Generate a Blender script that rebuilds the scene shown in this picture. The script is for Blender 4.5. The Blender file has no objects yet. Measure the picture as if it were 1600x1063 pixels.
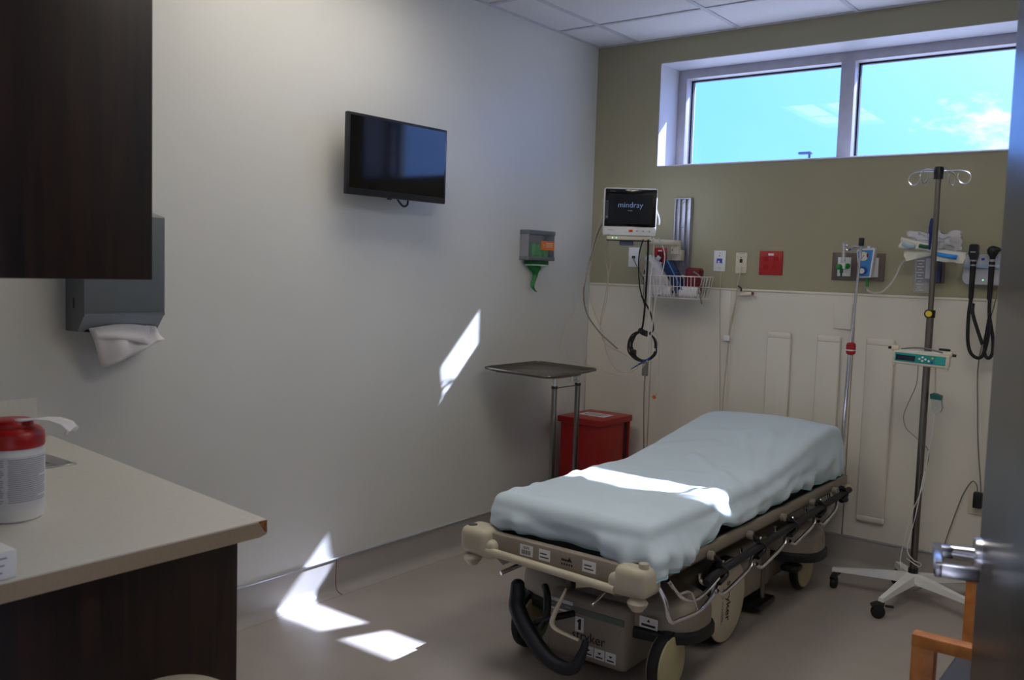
import bpy, bmesh, math, random
from mathutils import Matrix, Vector, noise

# ------------------------------------------------------------------ camera, sky, sun, exposure
SC = bpy.context.scene
COL = SC.collection
V = Vector

def set_camera():
    yaw, pitch, roll = 0.6511, -0.0778, 0.0319
    f = V((-math.sin(yaw) * math.cos(pitch), math.cos(yaw) * math.cos(pitch), math.sin(pitch)))
    r = V((math.cos(yaw), math.sin(yaw), 0)); u = r.cross(f)
    c, s = math.cos(roll), math.sin(roll)
    r, u = c * r + s * u, -s * r + c * u
    cd = bpy.data.cameras.new('camera'); co = bpy.data.objects.new('camera', cd); COL.objects.link(co)
    m = Matrix(((r.x, u.x, -f.x, 2.9788), (r.y, u.y, -f.y, -4.6588), (r.z, u.z, -f.z, 1.4435), (0, 0, 0, 1)))
    co.matrix_world = m
    cd.sensor_width = 36.0; cd.sensor_fit = 'HORIZONTAL'; cd.lens = 36 * 1436.4 / 1600
    cd.clip_start = 0.02; cd.clip_end = 500
    cd.dof.use_dof = True; cd.dof.focus_distance = 4.4; cd.dof.aperture_fstop = 6.3
    SC.camera = co
set_camera()

SKY = 1.0
AUREOLE = 3.0
SUN = 24.0
TROFFER = 6.6
TROFFER2 = 8.6
HALL_FILL = 3.0
EXPOSURE = 0.0

def set_world():
    w = bpy.data.worlds.new('sky'); SC.world = w; w.use_nodes = True
    nt = w.node_tree; N = nt.nodes; L = nt.links; N.clear()
    out = N.new('ShaderNodeOutputWorld'); bg = N.new('ShaderNodeBackground')
    tc = N.new('ShaderNodeTexCoord'); sep = N.new('ShaderNodeSeparateXYZ')
    L.new(tc.outputs['Generated'], sep.inputs[0])
    rp = N.new('ShaderNodeValToRGB')
    e = rp.color_ramp.elements
    e[0].position = 0.0; e[0].color = (0.34, 0.94, 2.7, 1)
    e[1].position = 1.0; e[1].color = (0.13, 0.42, 1.9, 1)
    k = rp.color_ramp.elements.new(0.25); k.color = (0.24, 0.82, 2.7, 1)
    L.new(sep.outputs['Z'], rp.inputs[0])
    # scattered fair-weather clouds
    mp = N.new('ShaderNodeMapping'); mp.inputs['Scale'].default_value = (1, 1, 2.2)
    mp.inputs['Location'].default_value = (4.85, 5.61, 5.51)
    L.new(tc.outputs['Generated'], mp.inputs[0])
    nz = N.new('ShaderNodeTexNoise'); nz.inputs['Scale'].default_value = 5.2; nz.inputs['Detail'].default_value = 8
    nz.inputs['Roughness'].default_value = 0.62
    L.new(mp.outputs[0], nz.inputs['Vector'])
    cr = N.new('ShaderNodeValToRGB'); cr.color_ramp.elements[0].position = 0.60; cr.color_ramp.elements[1].position = 0.70
    L.new(nz.outputs['Fac'], cr.inputs[0])
    mx = N.new('ShaderNodeMix'); mx.data_type = 'RGBA'
    L.new(cr.outputs['Color'], mx.inputs[0]); L.new(rp.outputs['Color'], mx.inputs[6])
    mx.inputs[7].default_value = (1.2, 1.4, 2.6, 1)
    # brighter, whiter sky towards the sun
    dt = N.new('ShaderNodeVectorMath'); dt.operation = 'DOT_PRODUCT'; sv = V((0.42, 1.036, 1.0)).normalized()
    L.new(tc.outputs['Generated'], dt.inputs[0]); dt.inputs[1].default_value = tuple(sv)
    mxm = N.new('ShaderNodeMath'); mxm.operation = 'MAXIMUM'; L.new(dt.outputs['Value'], mxm.inputs[0]); mxm.inputs[1].default_value = 0.0
    pw = N.new('ShaderNodeMath'); pw.operation = 'POWER'; L.new(mxm.outputs[0], pw.inputs[0]); pw.inputs[1].default_value = 8.0
    sm = N.new('ShaderNodeVectorMath'); sm.operation = 'SCALE'; sm.inputs[0].default_value = (0.95, 1.0, 1.3); L.new(pw.outputs[0], sm.inputs['Scale'])
    ml = N.new('ShaderNodeVectorMath'); ml.operation = 'SCALE'; L.new(sm.outputs[0], ml.inputs[0]); ml.inputs['Scale'].default_value = AUREOLE
    ad = N.new('ShaderNodeVectorMath'); ad.operation = 'ADD'; L.new(mx.outputs[2], ad.inputs[0]); L.new(ml.outputs[0], ad.inputs[1])
    L.new(ad.outputs[0], bg.inputs['Color']); bg.inputs['Strength'].default_value = SKY
    L.new(bg.outputs[0], out.inputs[0])
set_world()

def set_sun():
    sd = bpy.data.lights.new('sun', 'SUN'); sd.energy = SUN; sd.angle = math.radians(0.6); sd.color = (0.78, 0.90, 1.25)
    so = bpy.data.objects.new('sun', sd); COL.objects.link(so)
    d = V((-0.42, -1.036, -1.0))
    so.rotation_euler = d.to_track_quat('-Z', 'Y').to_euler(); so.location = (6, 12, 12)
set_sun()
vs = SC.view_settings
vs.view_transform = 'Standard'; vs.look = 'None'; vs.gamma = 1.0; vs.exposure = EXPOSURE; vs.use_curve_mapping = False

# ------------------------------------------------------------------ materials
def S(r, g, b):
    f = lambda c: (c / 255 / 12.92) if c / 255 <= 0.04045 else ((c / 255 + 0.055) / 1.055) ** 2.4
    return (f(r), f(g), f(b), 1)
MATS = {}
def mat(name, col, rough=0.5, metal=0.0, var=0.06, scale=20, bump=0.0, bscale=None, stretch=None, emit=None, estr=0, trans=0, coat=0, spec=None):
    if name in MATS: return MATS[name]
    m = bpy.data.materials.new(name); m.use_nodes = True; MATS[name] = m
    nt = m.node_tree; N = nt.nodes; L = nt.links
    b = N['Principled BSDF']
    b.inputs['Roughness'].default_value = rough; b.inputs['Metallic'].default_value = metal
    if spec is not None: b.inputs['Specular IOR Level'].default_value = spec
    if coat: b.inputs['Coat Weight'].default_value = coat; b.inputs['Coat Roughness'].default_value = 0.08
    tc = N.new('ShaderNodeTexCoord'); mp = N.new('ShaderNodeMapping')
    L.new(tc.outputs['Object'], mp.inputs[0])
    if stretch: mp.inputs['Scale'].default_value = stretch
    nz = N.new('ShaderNodeTexNoise'); nz.inputs['Scale'].default_value = scale; nz.inputs['Detail'].default_value = 5
    L.new(mp.outputs[0], nz.inputs['Vector'])
    rp = N.new('ShaderNodeValToRGB')
    rp.color_ramp.elements[0].position = 0.3; rp.color_ramp.elements[1].position = 0.7
    rp.color_ramp.elements[0].color = tuple(c * (1 - var) for c in col[:3]) + (1,)
    rp.color_ramp.elements[1].color = tuple(min(1, c * (1 + var)) for c in col[:3]) + (1,)
    L.new(nz.outputs['Fac'], rp.inputs[0]); L.new(rp.outputs['Color'], b.inputs['Base Color'])
    if bump:
        bp = N.new('ShaderNodeBump'); bp.inputs['Strength'].default_value = bump; bp.inputs['Distance'].default_value = 0.002
        n2 = N.new('ShaderNodeTexNoise'); n2.inputs['Scale'].default_value = bscale or scale * 4; n2.inputs['Detail'].default_value = 3
        L.new(mp.outputs[0], n2.inputs['Vector']); L.new(n2.outputs['Fac'], bp.inputs['Height']); L.new(bp.outputs[0], b.inputs['Normal'])
    if emit: b.inputs['Emission Color'].default_value = emit; b.inputs['Emission Strength'].default_value = estr
    if trans: b.inputs['Transmission Weight'].default_value = trans; b.inputs['IOR'].default_value = 1.2
    return m

def clear_film(name, tint, clear, rough=0.15):
    m = bpy.data.materials.new(name); m.use_nodes = True; MATS[name] = m
    nt = m.node_tree; N = nt.nodes; L = nt.links; N.clear()
    out = N.new('ShaderNodeOutputMaterial'); mx = N.new('ShaderNodeMixShader'); t = N.new('ShaderNodeBsdfTransparent')
    p = N.new('ShaderNodeBsdfPrincipled'); p.inputs['Base Color'].default_value = tint; p.inputs['Roughness'].default_value = rough
    nz = N.new('ShaderNodeTexNoise'); nz.inputs['Scale'].default_value = 30
    tc = N.new('ShaderNodeTexCoord'); L.new(tc.outputs['Object'], nz.inputs['Vector'])
    bp = N.new('ShaderNodeBump'); bp.inputs['Strength'].default_value = 0.2; bp.inputs['Distance'].default_value = 0.002
    L.new(nz.outputs['Fac'], bp.inputs['Height']); L.new(bp.outputs[0], p.inputs['Normal'])
    mx.inputs[0].default_value = 1 - clear
    L.new(t.outputs[0], mx.inputs[1]); L.new(p.outputs[0], mx.inputs[2]); L.new(mx.outputs[0], out.inputs[0])
    return m

def pane_glass(name):
    m = bpy.data.materials.new(name); m.use_nodes = True; MATS[name] = m
    nt = m.node_tree; N = nt.nodes; L = nt.links; N.clear()
    out = N.new('ShaderNodeOutputMaterial'); mx = N.new('ShaderNodeMixShader'); t = N.new('ShaderNodeBsdfTransparent')
    g = N.new('ShaderNodeBsdfGlossy'); g.inputs['Roughness'].default_value = 0.0
    fr = N.new('ShaderNodeFresnel'); fr.inputs['IOR'].default_value = 1.5
    L.new(fr.outputs[0], mx.inputs[0]); L.new(t.outputs[0], mx.inputs[1]); L.new(g.outputs[0], mx.inputs[2]); L.new(mx.outputs[0], out.inputs[0])
    return m

def wood(name, c1, c2, rough=0.4, sc=(14, 14, 0.9)):
    m = bpy.data.materials.new(name); m.use_nodes = True; MATS[name] = m
    nt = m.node_tree; N = nt.nodes; L = nt.links; b = N['Principled BSDF']; b.inputs['Roughness'].default_value = rough
    tc = N.new('ShaderNodeTexCoord'); mp = N.new('ShaderNodeMapping'); mp.inputs['Scale'].default_value = sc
    L.new(tc.outputs['Object'], mp.inputs[0])
    nz = N.new('ShaderNodeTexNoise'); nz.inputs['Scale'].default_value = 2.5; nz.inputs['Detail'].default_value = 8; nz.inputs['Distortion'].default_value = 0.6
    L.new(mp.outputs[0], nz.inputs['Vector'])
    rp = N.new('ShaderNodeValToRGB'); rp.color_ramp.elements[0].position = 0.35; rp.color_ramp.elements[1].position = 0.68
    rp.color_ramp.elements[0].color = c1; rp.color_ramp.elements[1].color = c2
    L.new(nz.outputs['Fac'], rp.inputs[0]); L.new(rp.outputs['Color'], b.inputs['Base Color'])
    bp = N.new('ShaderNodeBump'); bp.inputs['Strength'].default_value = 0.08; bp.inputs['Distance'].default_value = 0.001
    L.new(nz.outputs['Fac'], bp.inputs['Height']); L.new(bp.outputs[0], b.inputs['Normal'])
    return m

WALL = mat('paint_white', S(214, 213, 208), 0.42, var=0.015, scale=3, bump=0.05, bscale=160)
OLIVE = mat('paint_olive', S(162, 156, 128), 0.6, var=0.02, scale=3, bump=0.08, bscale=160)
REVEAL = mat('paint_reveal', S(180, 180, 186), 0.5, var=0.01)
PANEL = mat('wall_panel_vinyl', S(222, 216, 202), 0.4, var=0.015, scale=4, bump=0.04, bscale=200)
FLOOR = mat('sheet_vinyl', S(166, 157, 149), 0.32, var=0.05, scale=6, bump=0.03, bscale=120)
COVE = mat('cove_vinyl', S(168, 162, 155), 0.4, var=0.05, scale=6)
CAPM = mat('cove_cap', S(196, 198, 205), 0.35, 0.5)
TILE = mat('ceiling_tile_fibre', S(226, 225, 226), 0.9, var=0.03, scale=120, bump=0.25, bscale=300)
GRID = mat('grid_enamel', S(196, 196, 202), 0.45)
FRAMEW = mat('window_enamel', S(172, 170, 178), 0.4)
GASKET = mat('gasket_rubber', S(22, 22, 34), 0.5)
DARKWOOD = wood('dark_laminate', S(17, 10, 8), S(46, 28, 21), 0.42)
LAMINATE = mat('counter_laminate', S(206, 202, 192), 0.45, var=0.03, scale=90)
EDGEBAND = mat('counter_edge', S(150, 132, 108), 0.5, var=0.06, scale=160)
CHIP = wood('bare_particleboard', S(96, 52, 24), S(150, 92, 46), 0.8, (40, 40, 40))
STEEL = mat('brushed_steel', S(196, 196, 194), 0.3, 1.0, var=0.05, scale=60)
CHROME = mat('chrome', S(220, 220, 224), 0.12, 1.0, var=0.02)
DULLSTEEL = mat('dull_steel', S(126, 120, 112), 0.34, 1.0, var=0.05)
DISPG = mat('dispenser_grey', S(118, 124, 128), 0.42, 0.35, var=0.03)
BLACKP = mat('black_plastic', S(16, 16, 19), 0.42, var=0.1)
RUBBER = mat('black_rubber', S(20, 20, 22), 0.6, var=0.1)
SCREEN = mat('screen_glass', S(5, 5, 7), 0.06, var=0.0, spec=0.6)
TVB = mat('tv_bezel', S(26, 28, 36), 0.3, var=0.05)
WHITEP = mat('white_plastic', S(226, 226, 224), 0.4, var=0.02)
IVORY = mat('ivory_plastic', S(218, 208, 186), 0.42, var=0.03)
BEIGE = mat('stretcher_beige', S(194, 184, 162), 0.42, var=0.04, scale=8)
TAUPE = mat('stretcher_taupe', S(144, 134, 121), 0.45, var=0.05, scale=8)
YCOVER = mat('caster_cover', S(180, 171, 132), 0.5, var=0.08, scale=12)
DISC = mat('wheel_disc', S(196, 186, 164), 0.5, var=0.05, scale=10)
DKGREY = mat('dark_grey_metal', S(52, 52, 54), 0.45, 0.4)
SHEET = mat('sheet_cotton', S(202, 218, 227), 0.85, var=0.03, scale=4, bump=0.12, bscale=260)
HEM = mat('sheet_hem', S(164, 214, 218), 0.85, var=0.03, scale=30)
REDP = mat('red_enamel', S(168, 20, 20), 0.35, var=0.05)
REDPL = mat('red_plate', S(176, 28, 30), 0.4, var=0.03)
LABELW = mat('label_white', S(225, 224, 222), 0.6, var=0.01)
INK = mat('ink_black', S(24, 22, 24), 0.6, var=0)
GREYINK = mat('ink_grey', S(140, 140, 150), 0.7, var=0)
ALU = mat('extruded_aluminium', S(176, 176, 184), 0.35, 0.85, var=0.03)
WIRE = mat('white_wire', S(222, 214, 210), 0.4)
CABLE = mat('beige_cable', S(192, 180, 158), 0.5)
GCABLE = mat('grey_cable', S(120, 116, 108), 0.5)
BCABLE = mat('black_cable', S(18, 18, 20), 0.5)
BLUEP = mat('blue_plastic', S(22, 70, 190), 0.4)
NAVY = mat('navy_cuff', S(18, 48, 90), 0.55, var=0.08, scale=40)
MAROON = mat('maroon_pouch', S(104, 14, 22), 0.6, var=0.1, scale=30)
GREENP = mat('green_plastic', S(18, 140, 52), 0.35, var=0.05)
DGREEN = mat('dark_green_plastic', S(10, 84, 40), 0.35)
ORANGE = mat('orange_label', S(235, 120, 24), 0.5, var=0.03)
CLEARP = clear_film('clear_plastic', S(226, 228, 232), 0.8)
FILM = clear_film('plastic_film', S(226, 226, 230), 0.4, 0.15)
BAGFILM = clear_film('bag_film', S(230, 228, 228), 0.22, 0.25)
FILMBLUE = clear_film('canister_tint', S(200, 204, 218), 0.78, 0.1)
GLASS = pane_glass('window_glass')
PAPERM = mat('tissue_paper', S(232, 228, 228), 0.9, var=0.02)
PAPERPACK = mat('paper_pack', S(222, 220, 206), 0.7, var=0.03)
SKYBLUE = mat('regulator_blue', S(66, 140, 206), 0.4)
TEAL = mat('pump_teal', S(14, 150, 148), 0.4)
LCD = mat('lcd_dark', S(16, 26, 36), 0.2)
PLATEB = mat('plate_bronze', S(104, 90, 84), 0.4, 0.3)
OAK = wood('orange_beech', S(176, 104, 40), S(206, 134, 62), 0.4, (10, 10, 10))
UPH = mat('grey_vinyl', S(70, 74, 84), 0.5, var=0.05)
DOORM = mat('door_laminate', S(44, 38, 35), 0.3, var=0.08, scale=3, stretch=(6, 6, 0.5))
SATIN = mat('satin_chrome', S(206, 206, 210), 0.22, 1.0, var=0.03)
BLUESTK = mat('blue_sticker', S(40, 70, 180), 0.5)
YELLOW = mat('yellow_plastic', S(226, 196, 50), 0.4)
PINKINK = mat('pink_ink', S(224, 60, 96), 0.6)
GRASS = mat('outdoor_pavement', S(150, 148, 142), 0.9)
LAMPGREY = mat('lamp_post_grey', S(70, 84, 110), 0.5)
LENS2 = mat('light_lens_weak', S(240, 240, 238), 0.6, emit=(1.0, 0.94, 0.82, 1), estr=TROFFER2)
LENS = mat('light_lens', S(240, 240, 238), 0.6, emit=(1.0, 0.94, 0.82, 1), estr=TROFFER)
HLENS = mat('hall_fill_lens', S(240, 240, 238), 0.6, emit=(1.0, 0.95, 0.86, 1), estr=HALL_FILL)
SCRTXT = mat('screen_text', S(120, 150, 200), 0.5, emit=(0.28, 0.42, 0.75, 1), estr=0.28)
LEDG = mat('led_green', S(120, 230, 150), 0.4, emit=(0.3, 1.0, 0.45, 1), estr=1.5)
SCRGLOW = mat('screen_dim', S(9, 9, 11), 0.12, emit=(0.5, 0.55, 0.7, 1), estr=0.012)

# ------------------------------------------------------------------ mesh builder
class MB:
    def __init__(s): s.v = []; s.f = []
    def add(s, vs, fs):
        o = len(s.v); s.v += [tuple(v) for v in vs]; s.f += [tuple(i + o for i in f) for f in fs]; return s
    def box(s, x0, x1, y0, y1, z0, z1, bev=0, seg=2, M=None):
        bm = bmesh.new()
        c = [bm.verts.new((x, y, z)) for x in (x0, x1) for y in (y0, y1) for z in (z0, z1)]
        for f in ((0, 1, 3, 2), (4, 6, 7, 5), (0, 4, 5, 1), (2, 3, 7, 6), (0, 2, 6, 4), (1, 5, 7, 3)):
            bm.faces.new([c[i] for i in f])
        bmesh.ops.recalc_face_normals(bm, faces=bm.faces)
        if bev: bmesh.ops.bevel(bm, geom=list(bm.edges), offset=bev, segments=seg, profile=0.5, affect='EDGES')
        bm.verts.index_update()
        vs = [v.co.copy() for v in bm.verts]; fs = [[v.index for v in f.verts] for f in bm.faces]; bm.free()
        if M: vs = [M @ v for v in vs]
        return s.add(vs, fs)
    def cbox(s, c, d, M=None, bev=0, seg=2):
        T = (M or Matrix.Identity(4)); T = Matrix.Translation(c) @ T
        return s.box(-d[0] / 2, d[0] / 2, -d[1] / 2, d[1] / 2, -d[2] / 2, d[2] / 2, bev, seg, T)
    def cyl(s, p, q, r, r2=None, n=16, caps=True):
        return s.lathe([(r, 0), (r if r2 is None else r2, (V(q) - V(p)).length)], p, V(q) - V(p), n, caps)
    def lathe(s, prof, base, axis=(0, 0, 1), n=24, caps=True):
        a = V(axis).normalized(); t = V((0, 0, 1)) if abs(a.z) < 0.9 else V((1, 0, 0))
        e1 = a.cross(t).normalized(); e2 = a.cross(e1); b = V(base); vs = []; fs = []
        for (r, h) in prof:
            for i in range(n):
                w = 2 * math.pi * i / n; vs.append(b + a * h + (e1 * math.cos(w) + e2 * math.sin(w)) * r)
        for k in range(len(prof) - 1):
            for i in range(n):
                j = (i + 1) % n; fs.append((k * n + i, k * n + j, (k + 1) * n + j, (k + 1) * n + i))
        if caps: fs.append(tuple(range(n))[::-1]); fs.append(tuple((len(prof) - 1) * n + i for i in range(n)))
        return s.add(vs, fs)
    def tube(s, pts, r, n=8, smooth=4, closed=False, flat=None, up=None):
        P = [V(p) for p in pts]
        if smooth and len(P) > 2:
            Q = []; m = len(P)
            rng = range(m if closed else m - 1)
            for i in rng:
                if closed: p0, p1, p2, p3 = P[(i - 1) % m], P[i], P[(i + 1) % m], P[(i + 2) % m]
                else: p0, p1, p2, p3 = P[max(i - 1, 0)], P[i], P[i + 1], P[min(i + 2, m - 1)]
                for k in range(smooth):
                    t = k / smooth
                    Q.append(0.5 * ((2 * p1) + (p2 - p0) * t + (2 * p0 - 5 * p1 + 4 * p2 - p3) * t * t + (3 * p1 - p0 - 3 * p2 + p3) * t ** 3))
            if not closed: Q.append(P[-1])
            P = Q
        m = len(P); vs = []; fs = []
        t0 = (P[1] - P[0]).normalized()
        ref = V(up) if up else (V((0, 0, 1)) if abs(t0.z) < 0.9 else V((1, 0, 0)))
        e1 = t0.cross(ref).normalized()
        for i, p in enumerate(P):
            if closed: t = (P[(i + 1) % m] - P[i - 1]).normalized()
            else: t = (P[min(i + 1, m - 1)] - P[max(i - 1, 0)]).normalized()
            e1 = (e1 - t * e1.dot(t)).normalized(); e2 = t.cross(e1)
            if isinstance(r, (list, tuple)):
                q_ = i * (len(r) - 1) / (m - 1); k_ = min(int(q_), len(r) - 2); rr = r[k_] + (r[k_ + 1] - r[k_]) * (q_ - k_)
            else: rr = r
            ra, rb = (rr, rr) if not flat else (rr * flat[0], rr * flat[1])
            for k in range(n):
                w = 2 * math.pi * k / n; vs.append(p + e1 * math.cos(w) * ra + e2 * math.sin(w) * rb)
        for i in range(m if closed else m - 1):
            j = (i + 1) % m
            for k in range(n):
                l = (k + 1) % n; fs.append((i * n + k, i * n + l, j * n + l, j * n + k))
        if not closed: fs.append(tuple(range(n))[::-1]); fs.append(tuple((m - 1) * n + k for k in range(n)))
        return s.add(vs, fs)
    def prism(s, poly, axis, a, b):
        n = len(poly)
        def pt(u, v, w): return {'x': (w, u, v), 'y': (u, w, v), 'z': (u, v, w)}[axis]
        vs = [pt(u, v, a) for u, v in poly] + [pt(u, v, b) for u, v in poly]
        fs = [tuple(range(n))[::-1], tuple(range(n, 2 * n))] + [(i, (i + 1) % n, n + (i + 1) % n, n + i) for i in range(n)]
        return s.add(vs, fs)
    def sweep_bar(s, pts, w, h, up=(0, 0, 1)):
        return s.tube(pts, 1.0, 4, 0, flat=(w, h))
    def pillow(s, cx, cy, z0, z1, a, b, e=3.0, r=0.03, n=40, sc0=1.0):
        # superellipse plan, domed top
        rings = [(sc0, z0), (1.0, z0 + (z1 - z0) * 0.3)]
        for k in range(1, 6):
            t = k / 5 * math.pi / 2
            rings.append((None, t))
        vs = []; fs = []; m = 0
        for q, zz in rings:
            if q is None: off = -r * (1 - math.cos(zz)); z = z1 - r + r * math.sin(zz); A, B = a + off, b + off
            else: A, B, z = a * q, b * q, zz if q != 1.0 or zz == z0 else z1 - r
            for i in range(n):
                w = 2 * math.pi * i / n; c, d = math.cos(w), math.sin(w)
                vs.append((cx + A * math.copysign(abs(c) ** (2 / e), c), cy + B * math.copysign(abs(d) ** (2 / e), d), z))
            m += 1
        for k in range(m - 1):
            for i in range(n):
                j = (i + 1) % n; fs.append((k * n + i, k * n + j, (k + 1) * n + j, (k + 1) * n + i))
        fs.append(tuple(range(n))[::-1]); fs.append(tuple((m - 1) * n + i for i in range(n)))
        return s.add(vs, fs)
    def build(s, name, m, parent=None, ang=40, local=False, thick=None, recalc=True):
        me = bpy.data.meshes.new(name)
        vs = s.v
        if parent is not None and not local:
            Mi = WM[parent].inverted(); vs = [Mi @ V(v) for v in vs]
        me.from_pydata([tuple(v) for v in vs], [], s.f)
        if recalc:
            bm = bmesh.new(); bm.from_mesh(me); bmesh.ops.recalc_face_normals(bm, faces=bm.faces); bm.to_mesh(me); bm.free()
        me.polygons.foreach_set('use_smooth', [True] * len(me.polygons))
        me.set_sharp_from_angle(angle=math.radians(ang))
        me.materials.append(m)
        o = bpy.data.objects.new(name, me); COL.objects.link(o)
        if parent is not None: o.parent = parent; WM[o] = WM[parent]
        else: WM[o] = Matrix.Identity(4)
        if thick:
            md = o.modifiers.new('thickness', 'SOLIDIFY'); md.thickness = thick; md.offset = 0
        return o
WM = {}
def tag(o, label=None, cat=None, group=None, kind=None):
    if label: o['label'] = label
    if cat: o['category'] = cat
    if group: o['group'] = group
    if kind: o['kind'] = kind
    return o
def thing(name, label, cat, loc=(0, 0, 0), rotz=0, group=None, M=None):
    o = bpy.data.objects.new(name, None); COL.objects.link(o); o.empty_display_size = 0.05
    mw = M if M is not None else Matrix.Translation(loc) @ Matrix.Rotation(rotz, 4, 'Z')
    o.matrix_world = mw; WM[o] = mw
    return tag(o, label, cat, group)
def structure(name, loc=(0, 0, 0)):
    o = bpy.data.objects.new(name, None); COL.objects.link(o); o.location = loc; WM[o] = Matrix.Translation(loc)
    o['kind'] = 'structure'; return o
def st(o): o['kind'] = 'structure'; return o
def text(body, size, center, right, up, m, parent, name='lettering', local=False, ext=0.0004, align='CENTER', squash=1.0, thin=0.0):
    cu = bpy.data.curves.new(name, 'FONT'); cu.body = body; cu.size = size; cu.align_x = align; cu.align_y = 'CENTER'
    cu.extrude = ext; cu.resolution_u = 3; cu.offset = thin
    to = bpy.data.objects.new(name, cu); COL.objects.link(to)
    bpy.context.view_layer.update()
    me = bpy.data.meshes.new_from_object(to.evaluated_get(bpy.context.evaluated_depsgraph_get()))
    bpy.data.objects.remove(to); bpy.data.curves.remove(cu)
    r = V(right).normalized(); u = V(up).normalized(); n = r.cross(u); c = V(center)
    vs = [c + r * (v.co.x * squash) + u * v.co.y + n * v.co.z for v in me.vertices]
    fs = [tuple(p.vertices) for p in me.polygons]; bpy.data.meshes.remove(me)
    mb = MB(); mb.add(vs, fs)
    return mb.build(name, m, parent, local=local)

X, Y, Z = (1, 0, 0), (0, 1, 0), (0, 0, 1)

# ------------------------------------------------------------------ the setting
H = 2.743
XR = 3.10      # right wall
YN = -4.02     # near wall (with the doorway the camera stands in)
st(MB().box(-1.2, 4.6, -7.2, 0.0, -0.1, 0.0).build('floor', FLOOR))
st(MB().box(-0.15, 0.0, -7.2, 0.0, -0.1, 3.0).build('wall_left', WALL))
st(MB().box(XR, XR + 0.15, YN - 0.12, 0.0, -0.1, 3.0).build('wall_right', WALL))
WX0, WX1, WZ0, WZ1 = 0.42, 2.43, 2.042, 2.612
b = MB()
b.box(-0.15, WX0 - 0.004, 0.0, 0.41, -0.1, 3.0); b.box(WX1 + 0.004, XR + 0.15, 0.0, 0.41, -0.1, 3.0)
b.box(WX0 - 0.004, WX1 + 0.004, 0.0, 0.41, -0.1, WZ0 - 0.004); b.box(WX0 - 0.004, WX1 + 0.004, 0.0, 0.41, WZ1 + 0.004, 3.0)
st(b.build('wall_back', OLIVE))
b = MB()
b.box(0.0, 1.36, YN - 0.12, YN, 0.0, 3.0); b.box(2.97, XR, YN - 0.12, YN, 0.0, 3.0); b.box(1.36, 2.97, YN - 0.12, YN, 2.16, 3.0)
st(b.build('wall_near', WALL))
# corridor behind the doorway
st(MB().box(0.0, 4.6, -7.2, -7.08, 0, 3.0).build('wall_corridor', WALL))
st(MB().box(4.48, 4.6, -7.08, YN - 0.12, 0, 3.0).build('wall_corridor_end', WALL))
st(MB().box(0.0, 4.6, -7.08, YN - 0.12, H, H + 0.05).build('ceiling_corridor', TILE))
hl = thing('corridor_fill_light', 'unseen fill light panel added behind the doorway', 'ceiling light', (2.4, -5.9, H))  # added unseen panel, gives warm fill from behind the camera
MB().box(1.75, 2.97, -6.2, -5.6, H - 0.03, H - 0.002, 0.004).build('housing', GRID, hl)
MB().box(1.79, 2.93, -6.16, -5.64, H - 0.034, H - 0.0305).build('lens', HLENS, hl)

# door casing
b = MB(); b.box(1.325, 1.36, YN - 0.14, YN + 0.012, 0, 2.22, 0.004); b.box(2.97, 3.03, YN - 0.14, YN + 0.02, 0, 2.22, 0.004); b.box(1.325, 3.03, YN - 0.14, YN + 0.02, 2.16, 2.22, 0.004)
st(b.build('trim_doorway', DKGREY))

# coved base: floor vinyl turned up the walls
def cove_profile(h=0.15, r=0.045, t=0.006):
    p = [(0.0, 0.0), (0.0, h), (t, h)]
    for k in range(7):
        a = math.pi + k / 6 * math.pi / 2
        p.append((t + r + r * math.cos(a), 0.001 + r + r * math.sin(a)))
    p.append((t + r, 0.0)); return p
cp = cove_profile()
bl = st(MB().prism([(u, v) for u, v in cp], 'y', YN, -0.0).build('baseboard_left', COVE))
MB().box(0.0, 0.012, YN, -0.001, 0.150, 0.157, 0.002).build('cap_strip', CAPM, bl)
bb = st(MB().prism([(-u, v) for u, v in cp], 'x', 0.0, XR).build('baseboard_back', COVE))
MB().box(0.0, XR, -0.012, -0.0, 0.150, 0.157, 0.002).build('cap_strip', CAPM, bb)
br = st(MB().prism([(XR - u, v) for u, v in cp], 'y', YN, 0.0).build('baseboard_right', COVE))
MB().tube([(0.0535, -1.98, 0.003), (0.016, -1.98, 0.018), (0.0075, -1.978, 0.08), (0.0075, -1.975, 0.148)], 0.0015, 6).build('weld_seam', CHIP, bl)

# white wall panel below the olive paint, back wall
tr = structure('trim_1', (0, 0, 0))
for a, c in ((0.002, 0.436), (0.4395, 0.848), (0.906, 1.564), (1.568, 2.32), (2.324, XR - 0.002)):
    MB().box(a, c, -0.009, 0.0, 0.158, 1.362, 0.002, 1).build('panel', PANEL, tr)
MB().box(0.845, 0.910, -0.0135, 0.0, 0.158, 1.362, 0.004).build('joint_strip', PANEL, tr)
MB().box(0.0, XR, -0.014, 0.0, 1.362, 1.374, 0.003).build('top_cap', PANEL, tr)

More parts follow.
